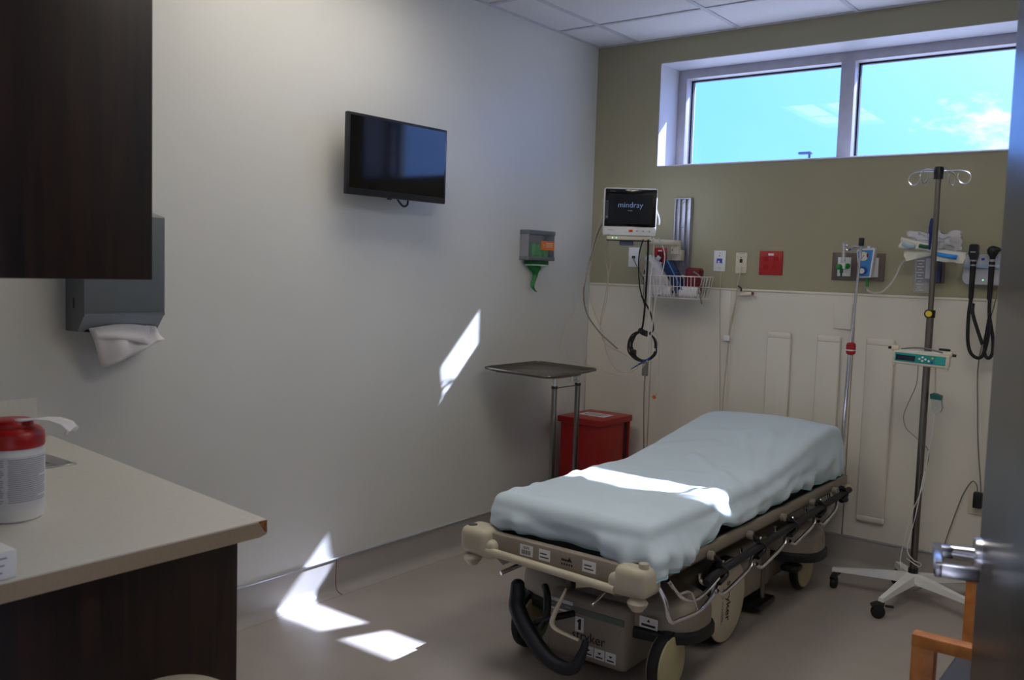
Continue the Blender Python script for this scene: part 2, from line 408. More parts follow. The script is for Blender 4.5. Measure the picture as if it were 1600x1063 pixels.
# suspended ceiling: grid and lay-in tiles
gx = [0.0, 0.27, 0.88, 1.49, 2.10, 2.71, XR]; gy = [0.0, -0.43, -1.04, -1.65, -2.26, -2.87, -3.48, YN]
cg = MB()
for x in gx[1:-1]: cg.box(x - 0.012, x + 0.012, YN, 0, H, H + 0.004); cg.box(x - 0.003, x + 0.003, YN, 0, H + 0.004, H + 0.03)
for y in gy[1:-1]: cg.box(0, XR, y - 0.012, y + 0.012, H + 0.0004, H + 0.0044)
cg.box(0, 0.022, YN, 0, H, H + 0.004); cg.box(XR - 0.022, XR, YN, 0, H, H + 0.004); cg.box(0, XR, -0.022, 0, H + 0.0002, H + 0.0042); cg.box(0, XR, YN, YN + 0.022, H + 0.0002, H + 0.0042)
ce = st(cg.build('ceiling', GRID))
TX = (0.27, 0.88); TY = (-2.87, -1.65)
for i in range(len(gx) - 1):
    for j in range(len(gy) - 1):
        if i in (1, 4) and j in (3, 4): continue
        MB().box(gx[i] + 0.004, gx[i + 1] - 0.004, gy[j + 1] + 0.004, gy[j] - 0.004, H + 0.0052, H + 0.02, 0.002, 1).build('ceiling_tile', TILE, ce)
st(MB().box(-0.15, XR + 0.15, YN - 0.12, 0.41, 3.0, 3.1).build('ceiling_slab', GRID))

# recessed fluorescent troffers
def troffer(label, x0, x1, y0, y1, lens):
    t = thing('ceiling_light', label, 'ceiling light', ((x0 + x1) / 2, (y0 + y1) / 2, H), group='recessed ceiling lights')
    x0, x1, y0, y1 = x0 + 0.013, x1 - 0.013, y0 + 0.013, y1 - 0.013; xm = (x0 + x1) / 2
    b = MB()
    b.box(x0, x0 + 0.03, y0, y1, H - 0.002, H + 0.08); b.box(x1 - 0.03, x1, y0, y1, H - 0.002, H + 0.08); b.box(x0, x1, y0, y0 + 0.03, H - 0.002, H + 0.08); b.box(x0, x1, y1 - 0.03, y1, H - 0.002, H + 0.08); b.box(x0, x1, y0, y1, H + 0.08, H + 0.09)
    b.build('housing', GRID, t)
    MB().box(xm - 0.02, xm + 0.02, y0 + 0.03, y1 - 0.03, H, H + 0.06, 0.003).build('centre_rib', GRID, t)
    for a, c in ((x0 + 0.03, xm - 0.02), (xm + 0.02, x1 - 0.03)):
        MB().box(a + 0.002, c - 0.002, y0 + 0.032, y1 - 0.032, H + 0.035, H + 0.04).build('lens', lens, t)
troffer('recessed rectangular ceiling light with two lit lens strips near the television wall', 0.27, 0.88, -2.87, -1.65, LENS)
troffer('recessed rectangular ceiling light with two lit lens strips on the door side', 2.10, 2.71, -2.87, -1.65, LENS2)

# window
w = structure('window_1', (0, 0, 0))
b = MB(); FY = 0.215
b.box(WX0 - 0.004, WX0, 0.0005, FY, WZ0 - 0.004, WZ1 + 0.004); b.box(WX1, WX1 + 0.004, 0.0005, FY, WZ0 - 0.004, WZ1 + 0.004); b.box(WX0, WX1, 0.0005, FY, WZ1, WZ1 + 0.004)
b.build('reveal', REVEAL, w)
MB().box(WX0, WX1, -0.006, FY, WZ0 - 0.004, WZ0 + 0.004, 0.002).build('sill', REVEAL, w)
b = MB(); fw = 0.052; Y1 = 0.33; bz = WZ0 + 0.006
MX0, MX1 = 1.352, 1.424
b.box(WX0, WX0 + fw, FY, Y1, bz, WZ1, 0.002); b.box(WX1 - fw, WX1, FY, Y1, bz, WZ1, 0.002)
b.box(WX0, WX1, FY + 0.0003, Y1, WZ1 - 0.05, WZ1, 0.002); b.box(WX0, WX1, FY + 0.0003, Y1, bz, bz + 0.03, 0.002)
b.build('frame', FRAMEW, w)
MB().box(MX0, MX1, FY - 0.0003, Y1, bz, WZ1 - 0.002, 0.002).build('mullion', FRAMEW, w)
GYp = 0.292
for a, c in ((WX0 + fw, MX0), (MX1, WX1 - fw)):
    g = MB(); z0, z1 = bz + 0.03, WZ1 - 0.05
    g.box(a, a + 0.009, GYp - 0.012, GYp + 0.012, z0, z1); g.box(c - 0.009, c, GYp - 0.012, GYp + 0.012, z0, z1); g.box(a, c, GYp - 0.012, GYp + 0.012, z1 - 0.009, z1); g.box(a, c, GYp - 0.012, GYp + 0.012, z0, z0 + 0.006)
    g.build('gasket', GASKET, w)
    e_ = 0.0095   # added pane yaw that moves the ceiling light's reflection sideways
    MB().add([(a + 0.003, GYp - e_, z0), (c - 0.003, GYp + e_, z0), (c - 0.003, GYp + e_, z1), (a + 0.003, GYp - e_, z1)], [(0, 1, 2, 3)]).build('pane', GLASS, w, recalc=False)

# outside
st(MB().box(-80, 80, 0.6, 160, -0.9, -0.5).build('ground', GRASS))
t = thing('street_lamp', 'far street lamp post seen through the left window pane', 'lamp post', (-13.22, 40, -0.5))
MB().cyl((-13.22, 40, -0.5), (-13.22, 40, 7.45), 0.075, 0.06, 12).build('post', LAMPGREY, t)
MB().box(-13.75, -13.1, 39.85, 40.15, 7.44, 7.56, 0.04).build('lamp_head', LAMPGREY, t)

# door, standing open into the room
LE = V((2.680, -2.89, 0)); HG = V((2.955, -3.985, 0))
dd = (HG - LE); DW = dd.length; dd.normalize(); nn = V((dd.y, -dd.x, 0))   # left-hand normal, into the room
DM = Matrix(((dd.x, -nn.x, 0, LE.x), (dd.y, -nn.y, 0, LE.y), (0, 0, 1, 0), (0, 0, 0, 1)))   # local x: along the leaf from the latch edge, -y: out of the room-side face
dr = bpy.data.objects.new('door_1', None); COL.objects.link(dr); dr.matrix_world = DM; WM[dr] = DM; dr['kind'] = 'structure'
MB().box(0, DW, 0, 0.045, 0.01, 2.13, 0.003).build('leaf', DOORM, dr, local=True)
hz = 0.985; hx = 0.075
h = MB().lathe([(0.030, 0), (0.030, 0.012), (0.029, 0.014)], (hx, 0.0, hz), (0, -1, 0), 28).build('handle', SATIN, dr, local=True)
b = MB(); b.cyl((hx, -0.012, hz), (hx, -0.05, hz), 0.012, 0.011, 18)
b.build('spindle', SATIN, h, local=True)
b = MB(); b.box(hx - 0.011, hx + 0.011, -0.075, -0.045, hz - 0.010, hz + 0.010, 0.003); b.box(hx - 0.011, hx + 0.125, -0.077, -0.063, hz - 0.011, hz + 0.011, 0.003); b.box(hx + 0.111, hx + 0.125, -0.077, -0.012, hz - 0.011, hz + 0.011, 0.003)
b.build('lever', SATIN, h, local=True)
for zz in (0.25, 1.07, 1.9): MB().cyl((DW + 0.003, -0.006, zz - 0.05), (DW + 0.003, -0.006, zz + 0.05), 0.007, n=10).build('hinge', SATIN, dr, local=True)

# ------------------------------------------------------------------ sink counter on the left
t = thing('base_cabinet', 'dark wood base cabinet under the pale sink counter', 'cabinet', (0.64, -3.7, 0))
b = MB(); b.box(0.012, 1.262, YN + 0.002, -3.44, 0.10, 0.66); b.box(0.56, 1.262, YN + 0.002, -3.44, 0.66, 0.822); b.box(0.012, 0.56, -3.38 - 0.062, -3.44, 0.66, 0.822); b.box(0.012, 0.56, YN + 0.002, -3.9, 0.66, 0.822)
b.build('body', DARKWOOD, t)
MB().box(1.262, 1.282, YN + 0.002, -3.42, 0.0, 0.822, 0.001).build('end_panel', DARKWOOD, t)
MB().box(0.012, 1.262, YN + 0.002, -3.5, 0.0, 0.10).build('toe_kick', BLACKP, t)
for a in (0.016, 0.43, 0.845):
    d = MB().box(a, a + 0.408, -3.439, -3.42, 0.115, 0.815, 0.002).build('door', DARKWOOD, t)
    MB().tube([(a + 0.36, -3.419, 0.68), (a + 0.36, -3.395, 0.68), (a + 0.36, -3.395, 0.78), (a + 0.36, -3.419, 0.78)], 0.005, 8, 0).build('handle', STEEL, d)
t = thing('countertop', 'pale laminate countertop with a chipped front corner', 'countertop', (0.65, -3.7, 0.822))
CT0, CT1 = 0.824, 0.860
fy = lambda x: -3.222 - 0.1085 * x      # front edge
SX0, SX1, SY0, SY1 = 0.075, 0.475, -3.80, -3.40
b = MB()
for poly in ([(0.0, YN), (SX0, YN), (SX0, fy(SX0)), (0.0, fy(0))], [(SX1, YN), (1.312, YN), (1.312, fy(1.312)), (SX1, fy(SX1))],
             [(SX0, YN), (SX1, YN), (SX1, SY0), (SX0, SY0)], [(SX0, SY1), (SX1, SY1), (SX1, fy(SX1)), (SX0, fy(SX0))]):
    b.prism(poly, 'z', CT0, CT1)
b.build('slab', LAMINATE, t)
MB().prism([(YN, CT0 - 0.001), (-3.383, CT0 - 0.001), (-3.366, CT0 + 0.004), (-3.375, CT0 + 0.014), (-3.384, CT0 + 0.028), (-3.387, CT1 - 0.003), (YN, CT1 - 0.003)], 'x', 1.312, 1.3145).build('edge_band', EDGEBAND, t)
o = MB().prism([(-3.366, CT0 + 0.006), (-3.364, CT0 + 0.006), (-3.3645, CT1 - 0.001), (-3.387, CT1 - 0.001), (-3.384, CT0 + 0.028), (-3.375, CT0 + 0.014)], 'x', 1.3118, 1.3132).build('chip', CHIP, t); o['label'] = 'chipped corner showing brown board'
MB().box(0.0, 0.018, YN, -3.262, CT1, 0.985, 0.002).build('side_splash', LAMINATE, t)
MB().box(0.018, 1.312, YN, YN + 0.018, CT1, 0.965, 0.002).build('back_splash', LAMINATE, t)
t = thing('sink', 'stainless steel sink let into the pale counter', 'sink', (0.275, -3.6, CT1))
b = MB(); rz0, rz1 = CT1, CT1 + 0.004
b.box(SX0 - 0.018, SX1 + 0.018, SY1 - 0.03, SY1 + 0.022, rz0, rz1, 0.001, 1); b.box(SX0 - 0.018, SX1 + 0.018, SY0 - 0.022, SY0 + 0.03, rz0, rz1, 0.001, 1)
b.box(SX0 - 0.018, SX0 + 0.03, SY0 + 0.03, SY1 - 0.03, rz0, rz1, 0.001, 1); b.box(SX1 - 0.03, SX1 + 0.018, SY0 + 0.03, SY1 - 0.03, rz0, rz1, 0.001, 1)
b.build('rim', STEEL, t)
ax0, ax1, ay0, ay1 = SX0 + 0.03, SX1 - 0.03, SY0 + 0.03, SY1 - 0.03
vs_ = []; fs_ = []
for (ins, z) in ((0.0, rz0 + 0.002), (0.006, 0.84), (0.02, 0.70), (0.05, 0.682)):
    vs_ += [(ax0 + ins, ay0 + ins, z), (ax1 - ins, ay0 + ins, z), (ax1 - ins, ay1 - ins, z), (ax0 + ins, ay1 - ins, z)]
for k in range(3):
    for i in range(4): j = (i + 1) % 4; fs_.append((4 * k + i, 4 * k + j, 4 * k + 4 + j, 4 * k + 4 + i))
fs_.append((12, 13, 14, 15))
MB().add(vs_, fs_).build('bowl', STEEL, t, thick=0.0012)
MB().lathe([(0.03, 0), (0.03, 0.003), (0.018, 0.003)], (0.275, -3.6, 0.683), Z, 20).build('drain', DULLSTEEL, t)

t = thing('wall_cabinet', 'dark wood wall cabinet hanging at the upper left', 'cabinet', (0.65, -3.85, 1.4))
MB().box(0.002, 1.282, YN + 0.002, -3.662, 1.402, 2.32).build('body', DARKWOOD, t)
MB().box(1.282, 1.30, YN + 0.002, -3.640, 1.398, 2.32, 0.001).build('end_panel', DARKWOOD, t)
for a in (0.004, 0.432, 0.858):
    d = MB().box(a, a + 0.422, -3.661, -3.642, 1.402, 2.318, 0.002).build('door', DARKWOOD, t)
    MB().tube([(a + 0.38, -3.641, 1.44), (a + 0.38, -3.617, 1.44), (a + 0.38, -3.617, 1.54), (a + 0.38, -3.641, 1.54)], 0.005, 8, 0).build('handle', STEEL, d)

t = thing('wipes_canister', 'white wipes canister with a red lid on the counter', 'canister', (0.895, -3.735, CT1))
cx, cy = 0.895, -3.735
MB().lathe([(0.062, 0), (0.066, 0.004), (0.0665, 0.018), (0.069, 0.022), (0.069, 0.150), (0.066, 0.155), (0.066, 0.168)], (cx, cy, CT1), Z, 40).build('body', WHITEP, t)
# printed wrap-around label
b = MB(); n = 24; A0, A1 = math.radians(-110), math.radians(55)
vs_ = []; fs_ = []
for i in range(n + 1):
    a = A0 + (A1 - A0) * i / n
    for z in (0.03, 0.145): vs_.append((cx + 0.0695 * math.cos(a), cy + 0.0695 * math.sin(a), CT1 + z))
for i in range(n): fs_.append((2 * i, 2 * i + 2, 2 * i + 3, 2 * i + 1))
lb = MB().add(vs_, fs_).build('printed_label', mat('label_greyish', S(208, 208, 212), 0.6), t)
random.seed(4); b = MB()
for k in range(22):
    z = CT1 + 0.138 - k * 0.0044
    for (c0, c1) in ((-100, -34), (-29, 50)):
        e0 = c0 + random.uniform(0, 2); e1 = c1 - (random.uniform(0, 26) if k % 5 == 4 else random.uniform(0, 4)); vs_ = []; fs_ = []
        m = 8
        for i in range(m + 1):
            a = math.radians(e0 + (e1 - e0) * i / m)
            for q in (0, 0.0019): vs_.append((cx + 0.0698 * math.cos(a), cy + 0.0698 * math.sin(a), z + q))
        for i in range(m): fs_.append((2 * i, 2 * i + 2, 2 * i + 3, 2 * i + 1))
        b.add(vs_, fs_)
b.build('small_print', GREYINK, lb)
b = MB()
for k in range(9):
    a = math.radians(-76 + k * 3.6); wd = math.radians(0.6 + (k % 3) * 0.7)
    b.add([(cx + 0.0699 * math.cos(q), cy + 0.0699 * math.sin(q), CT1 + z) for q, z in ((a, 0.036), (a + wd, 0.036), (a + wd, 0.046), (a, 0.046))], [(0, 1, 2, 3)])
b.build('barcode', INK, lb)
ld = MB().lathe([(0.068, 0), (0.070, 0.004), (0.069, 0.030), (0.060, 0.040), (0.048, 0.043), (0.046, 0.054), (0.042, 0.058), (0.02, 0.060), (0.0, 0.060)], (cx, cy, CT1 + 0.160), Z, 40, False).build('lid', REDP, t)
b = MB(); vs_ = []; fs_ = []
pth = [(0.0, 0.215), (0.03, 0.219), (0.06, 0.220), (0.09, 0.217), (0.115, 0.210), (0.128, 0.200), (0.122, 0.192)]
for i, (s_, z) in enumerate(pth):
    for j in range(5):
        q = (j - 2) / 2; wv = 0.022 * (1 - 0.25 * (i / 6))
        vs_.append((cx + 0.01 + s_ * 0.72 - q * wv * 0.5, cy + s_ * 0.69 + q * wv, CT1 + z + 0.004 * math.cos(q * 3 + i)))
for i in range(len(pth) - 1):
    for j in range(4): fs_.append((i * 5 + j, i * 5 + j + 1, i * 5 + 6 + j, i * 5 + 5 + j))
MB().add(vs_, fs_).build('wipe_strip', PAPERM, t, thick=0.002)

t = thing('small_box', 'small white carton with pink print at the counter edge', 'box', (1.22, -3.95, CT1))
MB().box(1.13, 1.300, -4.0, -3.905, CT1 + 0.0005, CT1 + 0.052, 0.002).build('carton', WHITEP, t)
b = MB(); b.box(1.17, 1.255, -3.96, -3.935, CT1 + 0.052, CT1 + 0.0525); b.build('pink_print', PINKINK, t)
b = MB()
for k in range(3): b.box(1.300, 1.3005, -3.99, -3.93 + k * 0.004, CT1 + 0.012 + k * 0.013, CT1 + 0.015 + k * 0.013)
b.build('small_print', GREYINK, t)

t = thing('waste_bin', 'beige round waste bin beside the base cabinet, only its lid showing', 'bin', (1.425, -3.665, 0))
MB().lathe([(0.105, 0), (0.11, 0.01), (0.125, 0.52), (0.13, 0.53), (0.13, 0.540)], (1.425, -3.665, 0), Z, 32).build('body', IVORY, t)
MB().lathe([(0.134, 0.530), (0.136, 0.550), (0.125, 0.572), (0.09, 0.594), (0.04, 0.604), (0.0, 0.606)], (1.425, -3.665, 0), Z, 32, False).build('lid', BEIGE, t)

# ------------------------------------------------------------------ left wall
t = thing('towel_dispenser', 'grey metal paper towel dispenser behind the wall cabinet', 'dispenser', (0, -3.02, 1.2))
MB().prism([(0.001, 1.195), (0.075, 1.195), (0.118, 1.247), (0.120, 1.250), (0.120, 1.576), (0.117, 1.579), (0.001, 1.605)], 'y', -3.16, -2.878).build('housing', DISPG, t)
MB().box(0.03, 0.082, -3.135, -2.905, 1.1935, 1.20).build('slot', BLACKP, t)
MB().box(0.052, 0.056, -3.1615, -3.1598, 1.27, 1.305).build('lock_slot', BLACKP, t)
MB().prism([(0.119, 1.244), (0.1225, 1.248), (0.1225, 1.255), (0.119, 1.255)], 'y', -3.16, -2.878).build('front_lip', DISPG, t)
b = MB(); vs_ = []; fs_ = []; NI, NJ = 13, 10
for i in range(NI):
    u = i / (NI - 1)
    for j in range(NJ):
        v = j / (NJ - 1)
        top = V((0.088, -3.130 + 0.235 * u, 1.206 + 0.010 * math.sin(u * 3.14))); bot = V((0.075 + 0.03 * u, -3.10 + 0.02 + u * 0.215, 1.072 + 0.088 * u ** 1.1))
        p = top.lerp(bot, v); p.x += 0.016 * math.sin(v * 2.6) * (0.4 + math.sin(u * 5.5)) + 0.006 * math.sin(u * 14 + v * 5)
        vs_.append(p)
for i in range(NI - 1):
    for j in range(NJ - 1): fs_.append((i * NJ + j, (i + 1) * NJ + j, (i + 1) * NJ + j + 1, i * NJ + j + 1))
o = MB().add(vs_, fs_).build('paper_towel', PAPERM, None, 60, thick=0.001)
tag(o, 'crumpled white paper towel hanging from the grey dispenser', 'paper towel')
vs_ = []; fs_ = []
for i in range(9):
    u = i / 8
    for j in range(4): vs_.append((0.094 + 0.006 * j * math.sin(u * 3.14), -3.118 + 0.20 * u, 1.206 + 0.012 * math.sin(u * 3.14) - (0.012 + 0.010 * u) * j))
for i in range(8):
    for j in range(3): fs_.append((i * 4 + j, i * 4 + 4 + j, i * 4 + 5 + j, i * 4 + 1 + j))
MB().add(vs_, fs_).build('folded_edge', PAPERM, o, thick=0.001)

t = thing('television', 'black flat television mounted on the white wall', 'television', (0.09, -1.75, 1.9), rotz=0)
TVM = Matrix.Translation((0.12, -1.7525, 1.8965)) @ Matrix.Rotation(math.radians(-1.5), 4, 'Z') @ Matrix.Rotation(math.radians(0.3), 4, 'Y')
t.matrix_world = TVM; WM[t] = TVM
MB().box(-0.022, 0, -0.2965, 0.2965, -0.168, 0.168, 0.004).build('bezel', TVB, t, local=True)
MB().box(-0.055, -0.021, -0.24, 0.24, -0.13, 0.11, 0.01).build('back_housing', TVB, t, local=True)
MB().box(-0.001, 0.0006, -0.283, 0.283, -0.140, 0.156).build('screen', SCREEN, t, local=True)
MB().box(-0.018, -0.005, -0.055, -0.035, -0.174, -0.166, 0.002).build('sensor', TVB, t, local=True)
MB().tube([(-0.03, 0.02, -0.165), (-0.025, 0.03, -0.18), (-0.025, 0.055, -0.195), (-0.025, 0.078, -0.185), (-0.03, 0.085, -0.162)], 0.0045, 8).build('cable_loop', BCABLE, t, local=True)
b = MB(); b.box(-0.118, -0.105, -0.1, 0.1, -0.09, 0.09, 0.003); b.box(-0.106, -0.054, -0.04, 0.04, -0.03, 0.05, 0.004)
b.build('wall_bracket', DKGREY, t, local=True)

t = thing('bag_dispenser', 'clear fronted grey dispenser holding rolls of green bags on the white wall', 'dispenser', (0.0, -0.585, 1.49))
y0, y1 = -0.710, -0.470
MB().box(0.0, 0.066, y0, y1, 1.628, 1.652, 0.003).build('top_bar', DISPG, t)
MB().box(0.0, 0.066, y0, y1, 1.490, 1.512, 0.003).build('bottom_bar', DISPG, t)
MB().box(0.001, 0.006, y0 + 0.002, y1 - 0.002, 1.512, 1.628).build('back_plate', ALU, t)
for q in (y0 + 0.001, y1 - 0.004): MB().box(0.006, 0.061, q, q + 0.003, 1.512, 1.628).build('side_plate', ALU, t)
MB().box(0.060, 0.062, y0 + 0.004, y1 - 0.004, 1.512, 1.628).build('front_window', clear_film('thin_clear', S(226, 228, 232), 0.93, 0.08), t)
for yy in (-0.640, -0.588, -0.534): MB().lathe([(0.024, 0), (0.026, 0.01), (0.026, 0.055), (0.02, 0.068), (0.01, 0.07)], (0.033, yy, 1.513), Z, 24).build('bag_roll', GREENP, t)
o = MB().box(0.0622, 0.0632, -0.600, -0.474, 1.548, 1.596).build('orange_label', ORANGE, t)
text('1', 0.026, (0.0635, -0.573, 1.572), Y, Z, LABELW, o, 'numeral')
b = MB()
for k in range(3): b.box(0.0633, 0.0636, -0.556, -0.49, 1.583 - k * 0.009, 1.586 - k * 0.009)
b.build('small_print', LABELW, o)
MB().box(0.01, 0.058, -0.675, -0.515, 1.468, 1.490, 0.003).build('outlet_tray', DGREEN, t)
b = MB(); b.box(0.008, 0.061, -0.675, -0.600, 1.462, 1.469, 0.002); b.box(0.008, 0.061, -0.595, -0.515, 1.462, 1.469, 0.002)
b.build('outlet_lip', mat('pale_green', S(176, 214, 186), 0.4), t)
vs_ = []; fs_ = []; NI = 28
for i in range(NI):
    s_ = i / (NI - 1); zc = 1.464 - 0.145 * s_; yc = -0.607 + 0.022 * math.sin(s_ * 6.0) * (0.4 + s_) - 0.012 + 0.035 * s_ ** 2; wv = 0.046 - 0.030 * min(1, s_ * 4.0) + 0.004 * math.sin(s_ * 9)
    if s_ > 0.85: wv *= (1 - s_) / 0.15 * 0.8 + 0.2
    a = 0.4 + s_ * 3.6
    for j in range(5):
        q = (j - 2) / 2
        vs_.append((0.036 + q * wv * math.sin(a) * 0.8 + 0.006 * math.cos(q * 4), yc + q * wv * (0.45 + 0.55 * abs(math.cos(a))), zc))
for i in range(NI - 1):
    for j in range(4): fs_.append((i * 5 + j, i * 5 + j + 1, i * 5 + 6 + j, i * 5 + 5 + j))
MB().add(vs_, fs_).build('hanging_bag', mat('green_film', S(14, 120, 48), 0.3), t, 60, thick=0.002)

# ------------------------------------------------------------------ instrument stand and red bin
TZ = 0.935
t = thing('instrument_stand', 'two-post stainless steel instrument stand behind the bed', 'stand', (0.46, -0.9, 0))
b = MB()
PA, PB = V((0.46, -1.0, 0)), V((0.46, -0.795, 0))
for P in (PA, PB):
    MB().cyl((P.x, P.y, 0.05), (P.x, P.y, 0.872), 0.0135, n=18).build('post', DULLSTEEL, t)
    MB().cyl((P.x, P.y, 0.86), (P.x, P.y, TZ - 0.016), 0.0105, n=18).build('inner_post', STEEL, t)
    MB().cyl((P.x, P.y, 0.866), (P.x, P.y, 0.879), 0.0155, n=18).build('collar', BLACKP, t)
MB().tube([(PA.x, PA.y, 0.868), (PB.x, PB.y, 0.868)], 0.003, 8, 0).build('tie_rod', DULLSTEEL, t)
b = MB(); b.box(0.10, 0.47, PA.y - 0.012, PA.y + 0.012, TZ - 0.020, TZ - 0.008, 0.003); b.box(0.10, 0.47, PB.y - 0.012, PB.y + 0.012, TZ - 0.020, TZ - 0.008, 0.003); b.box(0.45, 0.47, PA.y, PB.y, TZ - 0.020, TZ - 0.008, 0.003); b.box(0.10, 0.12, PA.y, PB.y, TZ - 0.020, TZ - 0.008, 0.003)
b.build('tray_frame', DULLSTEEL, t)
b = MB(); b.cyl((0.468, -0.86, TZ - 0.018), (0.468, -0.86, TZ - 0.045), 0.006, n=12); b.cyl((0.468, -0.86, TZ - 0.042), (0.468, -0.80, TZ - 0.042), 0.006, n=12)
b.build('height_lock', STEEL, t)
b = MB(); b.tube([(0.08, -1.02, 0.045), (0.44, -1.02, 0.045), (0.47, -1.0, 0.045), (0.47, -0.79, 0.045), (0.44, -0.77, 0.045), (0.08, -0.77, 0.045)], 0.014, 10, 2)
b.build('base', DULLSTEEL, t)
for p in ((0.09, -1.02), (0.45, -1.01), (0.45, -0.78), (0.09, -0.77)):
    MB().lathe([(0.01, -0.010), (0.018, -0.006), (0.018, 0.006), (0.01, 0.010)], (p[0], p[1], 0.0185), Y, 14).build('caster', RUBBER, t)
# tray: four measured corners, rolled rim
cor = [V((0.05, -1.06, TZ)), V((0.515, -1.125, TZ)), V((0.48, -0.63, TZ)), V((0.04, -0.565, TZ))]
cen = sum(cor, V()) / 4
def rounded(c, rad, seg=5):
    out = []
    for i in range(4):
        p = c[i]; a = (c[i - 1] - p).normalized(); d = (c[(i + 1) % 4] - p).normalized()
        for k in range(seg + 1):
            t_ = k / seg; q = p + a * rad * (1 - t_) ** 2 + d * rad * t_ ** 2; out.append(q)
    return out
ro = rounded(cor, 0.05); n = len(ro); vs_ = []; fs_ = []
ri = lambda off, dz: [cen + (p - cen) * (1 - off) + V((0, 0, dz)) for p in ro]
rings = [ri(0.02, 0.0), ri(0.05, 0.003), ri(0.075, -0.003), ri(0.10, -0.010), ri(0.13, -0.012)]
for r_ in rings: vs_ += r_
for k in range(len(rings) - 1):
    for i in range(n): j = (i + 1) % n; fs_.append((k * n + i, k * n + j, (k + 1) * n + j, (k + 1) * n + i))
fs_.append(tuple((len(rings) - 1) * n + i for i in range(n)))
o = MB().add(vs_, fs_).build('instrument_tray', DULLSTEEL, None, 50, thick=0.002)
tag(o, 'flat stainless steel tray on the two-post stand', 'tray')
MB().tube(ri(0.012, 0.002), 0.0062, 8, 0, closed=True).build('rolled_rim', DULLSTEEL, o)
del b

t = thing('red_waste_bin', 'red metal step-on waste bin in the room corner', 'bin', (0.245, -0.27, 0))
MB().box(0.115, 0.372, -0.425, -0.115, 0.02, 0.600, 0.006).build('body', REDP, t)
MB().box(0.10, 0.387, -0.440, -0.100, 0.598, 0.632, 0.004).build('lid', REDP, t)
MB().box(0.372, 0.3745, -0.165, -0.135, 0.02, 0.6).build('hinge_gap', BLACKP, t)
MB().box(0.374, 0.384, -0.13, -0.118, 0.02, 0.6, 0.002).build('lift_rod', REDP, t)
MB().box(0.10, 0.385, -0.435, -0.105, 0.0, 0.022, 0.003).build('base', BLACKP, t)
MB().box(0.19, 0.29, -0.475, -0.43, 0.02, 0.034, 0.004).build('pedal', BLACKP, t)
o = MB().box(0.155, 0.325, -0.31, -0.20, 0.632, 0.6328).build('lid_label', LABELW, t)
b = MB()
for k in range(2): b.box(0.175, 0.305, -0.285 + k * 0.038, -0.262 + k * 0.038, 0.6329, 0.6332)
b.build('small_print', GREYINK, o)

# ------------------------------------------------------------------ hospital stretcher
BX0, BX1 = 0.895, 1.625
t = thing('hospital_stretcher', 'beige wheeled hospital stretcher in the middle of the room', 'stretcher', (1.26, -1.13, 0))
ST = t
# litter frame
for a in (BX0, BX1 - 0.045):
    o = MB().box(a, a + 0.045, -2.06, -0.16, 0.452, 0.497, 0.006).build('frame_rail', TAUPE, t)
    MB().box(a + 0.012, a + 0.033, -2.0, -0.2, 0.4965, 0.500, 0.001).build('rail_groove', DKGREY, o)
MB().box(0.95, 1.57, -2.02, -0.25, 0.405, 0.452, 0.01).build('under_frame', DKGREY, t)
MB().box(0.95, 1.57, -1.99, -0.22, 0.485, 0.515, 0.008).build('litter_deck', BLACKP, t)
b = MB(); b.box(0.95, 1.57, -2.05, -1.99, 0.452, 0.502, 0.006)
b.build('cross_member', DKGREY, t)
bmx = MB().box(0.965, 1.555, -2.135, -2.098, 0.432, 0.503, 0.007).build('foot_beam', TAUPE, t)
for (xc, w_) in ((1.148, 0.055), (1.225, 0.046), (1.315, 0.05), (1.405, 0.052)):
    lb = MB().box(xc - w_ / 2, xc + w_ / 2, -2.1362, -2.135, 0.452, 0.490).build('sticker', LABELW if xc != 1.315 else TAUPE, bmx)
    k = MB()
    if xc < 1.2:
        for q in range(10): k.box(xc - 0.02 + q * 0.004, xc - 0.02 + q * 0.004 + 0.0012 + (q % 3) * 0.0006, -2.1368, -2.1362, 0.457, 0.472)
        text('0278', 0.012, (xc, -2.1365, 0.480), X, Z, INK, lb, 'asset_number')
    elif xc == 1.315:
        k.prism([(xc - 0.02, 0.478), (xc + 0.006, 0.476), (xc + 0.012, 0.486), (xc + 0.018, 0.478), (xc + 0.024, 0.470), (xc - 0.02, 0.470)], 'y', -2.137, -2.1362)
        for q in range(5): k.box(xc - 0.02 + q * 0.01, xc - 0.014 + q * 0.01, -2.137, -2.1362, 0.456, 0.463)
    else:
        for q in range(2): k.box(xc - 0.018, xc + 0.018 - q * 0.008, -2.1368, -2.1362, 0.461 + q * 0.012, 0.465 + q * 0.012)
    k.build('print', INK, lb)
b = MB(); b.tube([(0.97, -2.155, 0.442), (1.52, -2.16, 0.428)], 0.0145, 14, 0)
b.build('push_bar', BEIGE, t)
